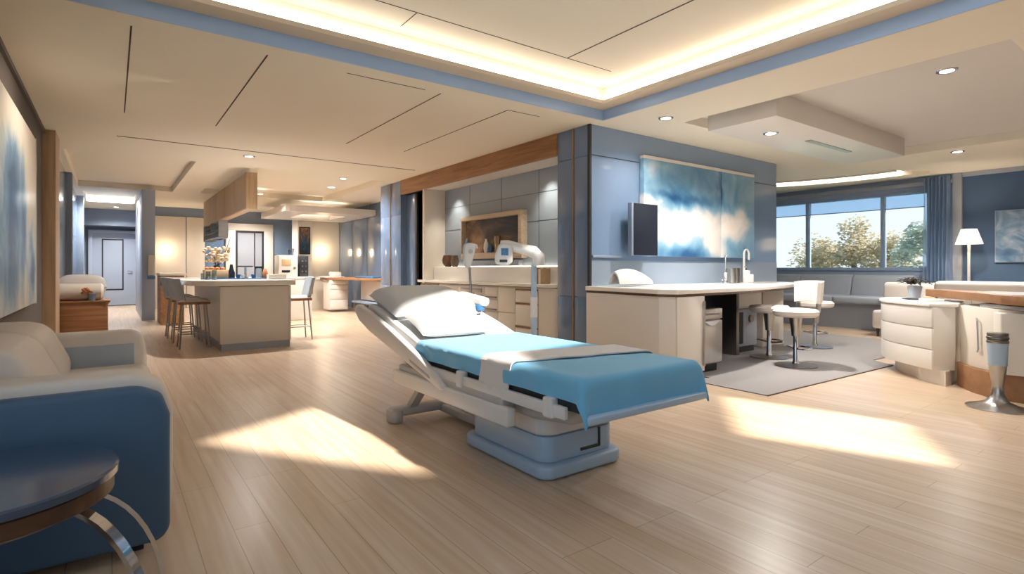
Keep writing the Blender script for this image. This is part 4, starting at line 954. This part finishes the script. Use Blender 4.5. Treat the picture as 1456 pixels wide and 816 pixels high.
# work stools
def stool(back, label):
    t = thing('work_stool', label, 'stool', (0, 0, 0), 'work stools at the glass-wall counter', world=False)
    MB().lathe([(0, .60), (.22, .60), (.25, .625), (.255, .665), (.23, .69), (.12, .70), (0, .70)], (0, 0, 0), 40).obj('seat', 'leather_w', t)
    MB().lathe([(0, .36), (.048, .36), (.055, .45), (.075, .58), (.075, .60), (0, .60)], (0, 0, 0), 28).obj('gas_cover', 'metal', t)
    MB().lathe([(0, .02), (.05, .02), (.032, .06), (.028, .36), (0, .36)], (0, 0, 0), 24).obj('column', 'chrome', t)
    MB().lathe([(0, 0), (.235, 0), (.235, .01), (.12, .022), (.05, .03), (0, .03)], (0, 0, 0), 40).obj('base', 'steel_dk', t)
    mb = MB(); mb.tube([(.17*math.cos(a), .17*math.sin(a), .22) for a in [PI*i/12 for i in range(-6, 7)]], .011, 8); mb.tube([(0, -.17, .22), (0, 0, .2)], .01, 8); mb.tube([(0, .17, .22), (0, 0, .2)], .01, 8)
    mb.obj('footrest', 'chrome', t)
    if back:
        def bk(u, v):
            a = math.radians(-60+120*u); r = .285+.02*v
            return (r*math.cos(a), r*math.sin(a), .785+.25*v-.02*abs(2*u-1)**3)
        MB().sheet(bk, 24, 10, .045).obj('backrest', 'leather_w', t)
        MB().tube([(.2, 0, .63), (.29, 0, .66), (.31, 0, .83)], .03, 12).obj('back_bracket', 'metal', t)
    return t
s1 = stool(False, 'round cream stool without a back, next to the steel bin'); s1.location = (7.08, 3.86, .0105)
s2 = stool(True, 'cream stool with a curved backrest, nearest of the work stools'); s2.location = (6.72, 3.33, .0105); s2.rotation_euler.z = math.radians(-30)
s3 = dup(s1, (8.55, 3.95, .0105), 0, 'round cream stool far behind the one with the backrest')
rugp = [(4.95, 2.72), (7.75, 2.66), (7.95, 2.95), (10.4, 2.95), (10.4, 8.8), (9.4, 8.8), (9.4, 4.85), (5.28, 4.85), (5.24, 3.52), (4.97, 3.52)]
o = one('rug', MB().prism(rugp, .0, .009), 'rug', 'large grey carpet under the work stools', 'rug')
MB().prism([(4.94, 2.71), (7.75, 2.65), (7.75, 2.66), (4.95, 2.72)], .0, .010).obj('binding', 'walnut', o)

# ------------------------------------------------------------------ window bay
bn = thing('window_bench', 'long grey upholstered bench built along the window', 'bench', (12.2, 6.2, 0))
MB().box(11.85, 12.98, 3.95, 9.4, 0, .50, .01).obj('base', 'bench', bn)
for k in range(5):
    a = 3.97+k*1.08
    MB().box(11.62, 12.5, a, a+1.07, .50, .64, .04, 3).obj('seat_cushion', 'bench', bn)
    MB().prism([(12.42, .60), (12.98, .60), (12.98, 1.04), (12.62, 1.06), (12.55, 1.02)], a, a+1.07, .04, 3, axis='y').obj('back_cushion', 'bench', bn)
ac = thing('armless_chair', 'white armless lounge chair in front of the window bench', 'chair', (11.2, 3.6, 0))
MB().box(10.80, 11.45, 3.15, 4.03, .14, .46, .05, 4).obj('seat', 'leather_w', ac)
MB().prism([(11.27, .42), (11.47, .42), (11.51, .93), (11.37, .95), (11.30, .9)], 3.15, 4.03, .045, 4, axis='y').obj('backrest', 'leather_w', ac)
for x in (10.85, 11.40):
    for y in (3.21, 3.95): MB().lathe([(0, 0), (.015, 0), (.028, .145), (0, .145)], (x, y, 0), 12).obj('leg', 'dark', ac)
cu = MB()
def cur(u, v): return (12.84+.05*math.sin(u*2*PI*7)+.01*math.sin(v*9+u*20), 3.46+.42*u+.01*math.sin(v*5), .12+2.84*v)
one('curtain', cu.sheet(cur, 90, 14, .004), 'curtain', 'sheer blue curtain gathered at the right end of the window', 'curtain')
lp = thing('floor_lamp', 'slim white floor lamp with a lit tapered shade against the navy wall', 'lamp', (12.45, 3.08, 0))
MB().lathe([(0, 0), (.15, 0), (.15, .02), (.03, .03), (0, .03)], (12.45, 3.08, 0), 28).obj('base', 'white', lp)
MB().box(12.43, 12.47, 3.06, 3.10, .02, 1.70, .004).obj('pole', 'white', lp)
MB().lathe([(.20, 1.63), (.115, 1.90), (.11, 1.90), (.195, 1.63)], (12.45, 3.08, 0), 32, closed=True).obj('shade', 'shade', lp)
l = bpy.data.lights.new('floor_lamp_bulb', 'POINT'); l.energy = 12; l.color = (1, .82, .62); l.shadow_soft_size = .05
lo = bpy.data.objects.new('floor_lamp_bulb', l); C.objects.link(lo); lo.location = (12.45, 3.08, 1.76)
pr = thing('small_painting', 'pale blue painting on the navy wall at the far right', 'painting', (XR-.02, 2.2, 1.3))
MB().box(XR-.07, XR-.024, 1.7, 2.82, 1.31, 2.23, .004).obj('canvas', 'art_right', pr)
MB().box(XR-.06, XR-.02, 1.69, 2.83, 1.30, 2.24).obj('edge', 'bench', pr)
so = thing('white_sofa', 'long white sofa seen from behind at the far right', 'sofa', (10.6, 1.6, 0))
MB().box(10.25, 10.55, .1, 2.95, .05, .76, .02, 3).obj('back', 'leather_w', so)
MB().box(10.22, 10.62, .1, 2.97, .74, 1.0, .07, 5).obj('back_roll', 'leather_w', so)
MB().box(10.5, 11.2, .1, 2.6, .1, .46, .05, 3).obj('seat', 'leather_w', so)
mb = MB()
for y in (.9, 1.75, 2.5): mb.box(10.243, 10.251, y, y+.008, .1, .73)
mb.box(10.243, 10.251, .12, 2.93, .44, .448)
mb.obj('seams', 'bench', so)

# ------------------------------------------------------------------ curved desk group on the right
dc = thing('curved_cabinet', 'white drawer cabinet with a curved front beside the rug', 'cabinet', (7.4, 2.2, 0))
def curve_front(off=0.):
    pts = []
    A, B = Vector((6.80, 1.97)), Vector((8.0, 2.72))
    n = Vector((-(B-A).y, (B-A).x)).normalized()
    for i in range(15):
        t = i/14; p = A.lerp(B, t)+n*(.30*math.sin(PI*t*.98)**.85*(.6+.4*t)+off); pts.append((p.x, p.y))
    return pts
cf = curve_front()
back = [(8.25, 2.45), (7.75, 1.98), (6.95, 1.83)]
MB().prism(cf+back, .15, .80, .004).obj('body', 'white', dc)
MB().prism([(x+.1*(i > 3), y-.10) for i, (x, y) in enumerate(cf)]+[(8.15, 2.4), (7.7, 1.97), (7.0, 1.86)], 0, .15).obj('plinth', 'cream', dc)
for z0, z1 in ((.155, .355), (.365, .575), (.585, .795)):
    MB().prism(curve_front(.016)+curve_front(-.005)[::-1], z0, z1, .003).obj('drawer', 'white', dc)
MB().prism(curve_front(.035)+[(8.28, 2.44), (7.76, 1.95), (6.94, 1.80)], .80, .835, .008).obj('top', 'stone', dc)
# main desk body continuing to the right
dk = thing('curved_desk', 'pale curved desk with an oak plinth and oak ledge at the right edge', 'desk', (6.9, 1.3, 0))
MB().prism([(6.98, 1.80), (6.72, 1.62), (6.52, 1.40), (6.50, 1.20), (6.78, 1.06), (7.4, 1.3), (7.4, 1.8)], .24, .82, .008).obj('body', 'cream', dk)
MB().prism([(6.96, 1.82), (6.70, 1.64), (6.50, 1.42), (6.50, 1.22), (6.78, 1.08), (7.4, 1.32), (7.4, 1.82)], 0, .24, .004).obj('plinth', 'oak_ledge', dk)
MB().prism([(7.05, 1.15), (7.15, .4), (7.4, -.1), (7.5, -.1), (7.4, 1.25)], .0, .82, .006).obj('knee_panel', 'bench', dk)
MB().prism([(6.85, 1.0), (7.0, .3), (7.3, -.1), (7.4, -.1), (7.3, 1.1)], .50, .53, .006).obj('inner_shelf', 'oak_ledge', dk)
dd = MB().prism([(6.50, 1.435), (6.40, 1.36), (6.43, 1.14), (6.52, 1.12)], .25, .80, .012, 3).obj('door', 'cream', dk)
MB().tube([(6.69, 1.60, .72), (6.66, 1.585, .70), (6.65, 1.575, .42), (6.68, 1.59, .40)], .008, 8).obj('handle', 'metal', dk)
MB().prism([(6.42, 1.20), (6.50, .6), (6.9, .0), (7.5, .0), (7.5, 1.5), (6.8, 1.6)], .82, .86, .006).obj('frame', 'metal', dk)
wtop = [(7.66, 2.30), (7.45, 2.10), (7.05, 1.78), (6.70, 1.52), (6.42, 1.36), (6.30, 1.18), (6.34, .9), (6.6, .45), (7.0, .0), (7.7, .0), (7.5, .6), (7.35, 1.2), (7.45, 1.7), (7.8, 2.18)]
MB().prism(wtop, .872, .955, .008).obj('oak_ledge', 'oak_ledge', dk)
MB().prism([(6.42, 1.30), (6.40, 1.15), (6.44, .92), (6.68, .48), (7.05, .06), (7.6, .06), (7.4, .6), (7.27, 1.2), (7.3, 1.62), (7.0, 1.66)], .955, .962).obj('top_inlay', 'stone', dk)
pdl = thing('pedestal_stand', 'brushed steel pedestal stand with a flared foot at the right edge', 'stand', (6.1, 1.3, 0))
px_, py_ = 6.12, 1.32
MB().lathe([(0, 0), (.22, 0), (.22, .008), (.14, .03), (.08, .06), (.045, .12), (.038, .2), (.055, .30), (.062, .37), (0, .37)], (px_, py_, 0), 40).obj('flared_foot', 'metal', pdl)
MB().lathe([(0, .37), (.066, .37), (.066, .385), (.064, .385), (.072, .56), (0, .56)], (px_, py_, 0), 36).obj('sleeve', 'bedblue', pdl)
MB().lathe([(0, .56), (.074, .56), (.076, .575), (.07, .58), (.07, .59), (.076, .595), (.076, .61), (.07, .615), (.07, .625), (.074, .63), (.07, .645), (0, .65)], (px_, py_, 0), 36).obj('cap', 'steel_dk', pdl)
pp = thing('potted_plant', 'dark-leaved plant in a grey pot on the curved drawer cabinet', 'plant', (7.75, 2.48, .835))
MB().lathe([(0, 0), (.055, 0), (.075, .15), (.065, .155), (0, .14)], (7.78, 2.44, .836), 24).obj('pot', 'bench', pp)
mb = MB()
for i in range(90):
    a = random.uniform(0, 2*PI); r = random.uniform(.02, .17); z = .836+.15+random.uniform(.0, .08)*(1-r*2)+.02
    c = Vector((7.78+r*math.cos(a), 2.44+r*math.sin(a), z)); R = Matrix.Rotation(a, 4, 'Z') @ Matrix.Rotation(random.uniform(-.5, .7), 4, 'Y')
    mb.prism([(-.04, 0), (0, .014), (.04, 0), (0, -.014)], 0, .004, mtx=Matrix.Translation(c) @ R)
mb.obj('leaves', 'plant', pp)
sg = 'papers on the curved drawer cabinet'
one('notebook', MB().box(-.12, .12, -.08, .08, 0, .025, .003, mtx=Matrix.Translation((7.25, 2.12, .836)) @ Matrix.Rotation(.6, 4, 'Z')), 'paper', 'white notebook at the front of the curved drawer top', 'notebook', sg)
one('tablet', MB().box(-.1, .1, -.07, .07, 0, .012, .003, mtx=Matrix.Translation((7.5, 2.38, .836)) @ Matrix.Rotation(.6, 4, 'Z')), 'dark', 'dark tablet lying flat between the plant and the notebook', 'tablet', sg)
one('tan_holder', MB().box(7.50, 7.60, 2.16, 2.26, .836, .870, .004), 'tan', 'small tan block under the tip of the oak ledge', 'block')

# ------------------------------------------------------------------ downlights
def downlight(x, y, z, label, e=60, spot=True):
    t = thing('downlight', label, 'light', (x, y, z), 'recessed ceiling downlights')
    MB().lathe([(.06, -.008), (.085, -.008), (.09, 0), (.06, 0)], (x, y, z), 28, closed=True).obj('ring', 'chrome', t)
    MB().lathe([(0, -.004), (.06, -.004), (.06, 0), (0, 0)], (x, y, z), 28).obj('lens', 'lampface', t)
    if spot:
        l = bpy.data.lights.new('downlight_beam', 'SPOT'); l.energy = e*(3.6 if y > 2 else 1.6); l.color = (1, .96, .91); l.spot_size = math.radians(150); l.spot_blend = .8; l.shadow_soft_size = .06
        lo = bpy.data.objects.new('downlight_beam', l); C.objects.link(lo); lo.location = (x, y, z-.02)
DL = [(6.55, 1.79, 3.12, 'large recessed downlight at the upper right of the ceiling'), (5.36, 4.2, H, 'recessed downlight on the beige strip above the wide painting'),
      (6.55, 3.55, 2.86, 'small downlight in the suspended white ceiling raft'), (10.55, 2.75, H, 'recessed downlight between the ceiling raft and the curtain'),
      (1.78, 9.6, H, 'recessed downlight above the near end of the island'), (4.0, 11.6, 3.12, 'recessed downlight before the far glass column, nearer of the two'),
      (4.2, 13.0, 3.12, 'recessed downlight before the far glass column, farther of the two'), (.0, 16.9, 3.12, 'small downlight in the corridor ceiling'), (.1, 19.9, H, 'added downlight in front of the pale corridor door'), (2.9, 14.3, H, 'downlight near the hanging oak cabinets'), (3.4, 17.8, H, 'added downlight in front of the dark framed glass door')]  # corridor door and glass door downlights are added to brighten them
for x, y, z, lab in DL: downlight(x, y, z, lab, 16 if y == 4.2 else 60)
for x, y in ((7.5, -.8), (9.8, -1.5), (11.5, .2)): downlight(x, y, H, 'added unseen downlight in the ceiling outside the picture, near '+('the desk' if x < 8 else 'the white sofa back' if x < 10 else 'the navy wall'), 25)  # unseen downlights added as extra room light
def spot(name, loc, tgt, e, size, col=(1, .88, .72), blend=.9, soft=.05):
    l = bpy.data.lights.new(name, 'SPOT'); l.energy = e; l.color = col; l.spot_size = math.radians(size); l.spot_blend = blend; l.shadow_soft_size = soft
    o = bpy.data.objects.new(name, l); C.objects.link(o); o.location = loc
    o.rotation_euler = (Vector(tgt)-Vector(loc)).to_track_quat('-Z', 'Y').to_euler()
# niche lamps in the soffit washing the glass back
for y in (6.2, 8.9):
    spot('niche_lamp', (5.02, y, 2.70), (5.2, y, 1.2), 40, 95)
spot('wall_glow_spot', (5.5, 4.3, 2.98), (5.6, 4.9, 2.1), 9, 70)  # spot with no fixture, kept to put a glow patch on the wall
spot('canvas_fill_spot', (.5, 6.2, 2.97), (XL, 6.4, 1.7), 60, 110)  # added spot with no fixture, brightens the left canvas

# ------------------------------------------------------------------ outdoors
struct('ground_outside', MB().box(XR+.3, 60, -25, 45, -.4, -.2), 'grass', smooth=False)
def tree(x, y, hgt, rad, m, label, n=900, seed=1):
    random.seed(seed)
    t = thing('tree', label, 'tree', (x, y, -.2), 'trees outside the window')
    MB().tube([(x, y, -.2), (x+.1, y, hgt*.35), (x, y+.1, hgt*.6)], [.16, .11, .06], 10).obj('trunk', 'bark', t)
    mb = MB(); b2 = bmesh.new()
    blobs = []
    for _ in range(22):
        dy = random.uniform(-1, 1); top = hgt*(1-.35*dy*dy)
        blobs.append((Vector((x+random.uniform(-.4, .4)*rad, y+dy*rad*.85, random.uniform(.16, .84)*top)), rad*random.uniform(.20, .34)))
    for k in range(n):
        c, r = random.choice(blobs)
        d = Vector((random.gauss(0, 1), random.gauss(0, 1), random.gauss(0, .8))).normalized()
        p = c+d*r*(random.random()**.4)*1.1
        s = random.uniform(.05, .10)
        R = Matrix.Rotation(random.uniform(0, 6.28), 3, 'Z') @ Matrix.Rotation(random.uniform(0, 3.14), 3, 'X')
        b2.faces.new([b2.verts.new(p+R @ Vector(q)*s) for q in ((-1, 0, 0), (0, -.55, .1), (1, 0, 0), (0, .55, .1))])
    mb._merge(b2)
    mb.obj('crown', m, t, False)
tree(21, 13.4, 3.7, 1.9, 'leaf', 'olive tree seen through the left light of the window', 7000, 3)
tree(24, 9.6, 3.3, 2.3, 'leaf', 'broad olive-brown tree seen through the middle light of the window', 9000, 4)
tree(21, 5.7, 3.0, 1.7, 'leaf2', 'grey-green tree seen through the right light of the window', 7000, 5)
tree(33, 20.5, 4.0, 2.2, 'leaf2', 'hazy tree behind the olive trees outside the window', 5000, 6)
random.seed(11)

# ------------------------------------------------------------------ sun, sky, camera
s = bpy.data.lights.new('sun', 'SUN'); s.energy = 6.5; s.angle = math.radians(2.4); s.color = (1, .93, .82)
so_ = bpy.data.objects.new('sun', s); C.objects.link(so_); so_.rotation_euler = SUN.to_track_quat('-Z', 'Y').to_euler(); so_.location = (6, -6, 10)
wd = bpy.data.worlds.new('sky'); bpy.context.scene.world = wd; wd.use_nodes = True
nt = wd.node_tree; nt.nodes.clear(); L = nt.links
tc = nt.nodes.new('ShaderNodeTexCoord'); sp = nt.nodes.new('ShaderNodeSeparateXYZ'); L.new(tc.outputs['Generated'], sp.inputs[0])
rp = nt.nodes.new('ShaderNodeValToRGB'); rp.color_ramp.elements[0].position = .0; rp.color_ramp.elements[0].color = lin('#e0edf7'); rp.color_ramp.elements[1].position = .6; rp.color_ramp.elements[1].color = lin('#a9cdec')
L.new(sp.outputs[2], rp.inputs[0])
bgn = nt.nodes.new('ShaderNodeBackground'); bgn.inputs[1].default_value = .8; L.new(rp.outputs[0], bgn.inputs[0])
ow = nt.nodes.new('ShaderNodeOutputWorld'); L.new(bgn.outputs[0], ow.inputs[0])

cam = bpy.data.cameras.new('camera'); co = bpy.data.objects.new('camera', cam); C.objects.link(co)
co.location = (0, 0, 1.2); co.rotation_euler = (math.radians(90), 0, math.radians(-36.2))
cam.sensor_width = 36; cam.lens = 777/1456*36; cam.shift_y = -(408-381)/1456; cam.clip_start = .05; cam.clip_end = 200
sc = bpy.context.scene; sc.camera = co
sc.view_settings.view_transform = 'Standard'; sc.view_settings.look = 'None'; sc.view_settings.gamma = 1; sc.view_settings.use_curve_mapping = False
sc.view_settings.exposure = 0.93
sc.cycles.max_bounces = 8; sc.cycles.diffuse_bounces = 4; sc.cycles.glossy_bounces = 4; sc.cycles.transparent_max_bounces = 12; sc.cycles.sample_clamp_indirect = 6
sc.cycles.use_denoising = True
for o in bpy.data.objects:
    if '_w' in o: del o['_w']
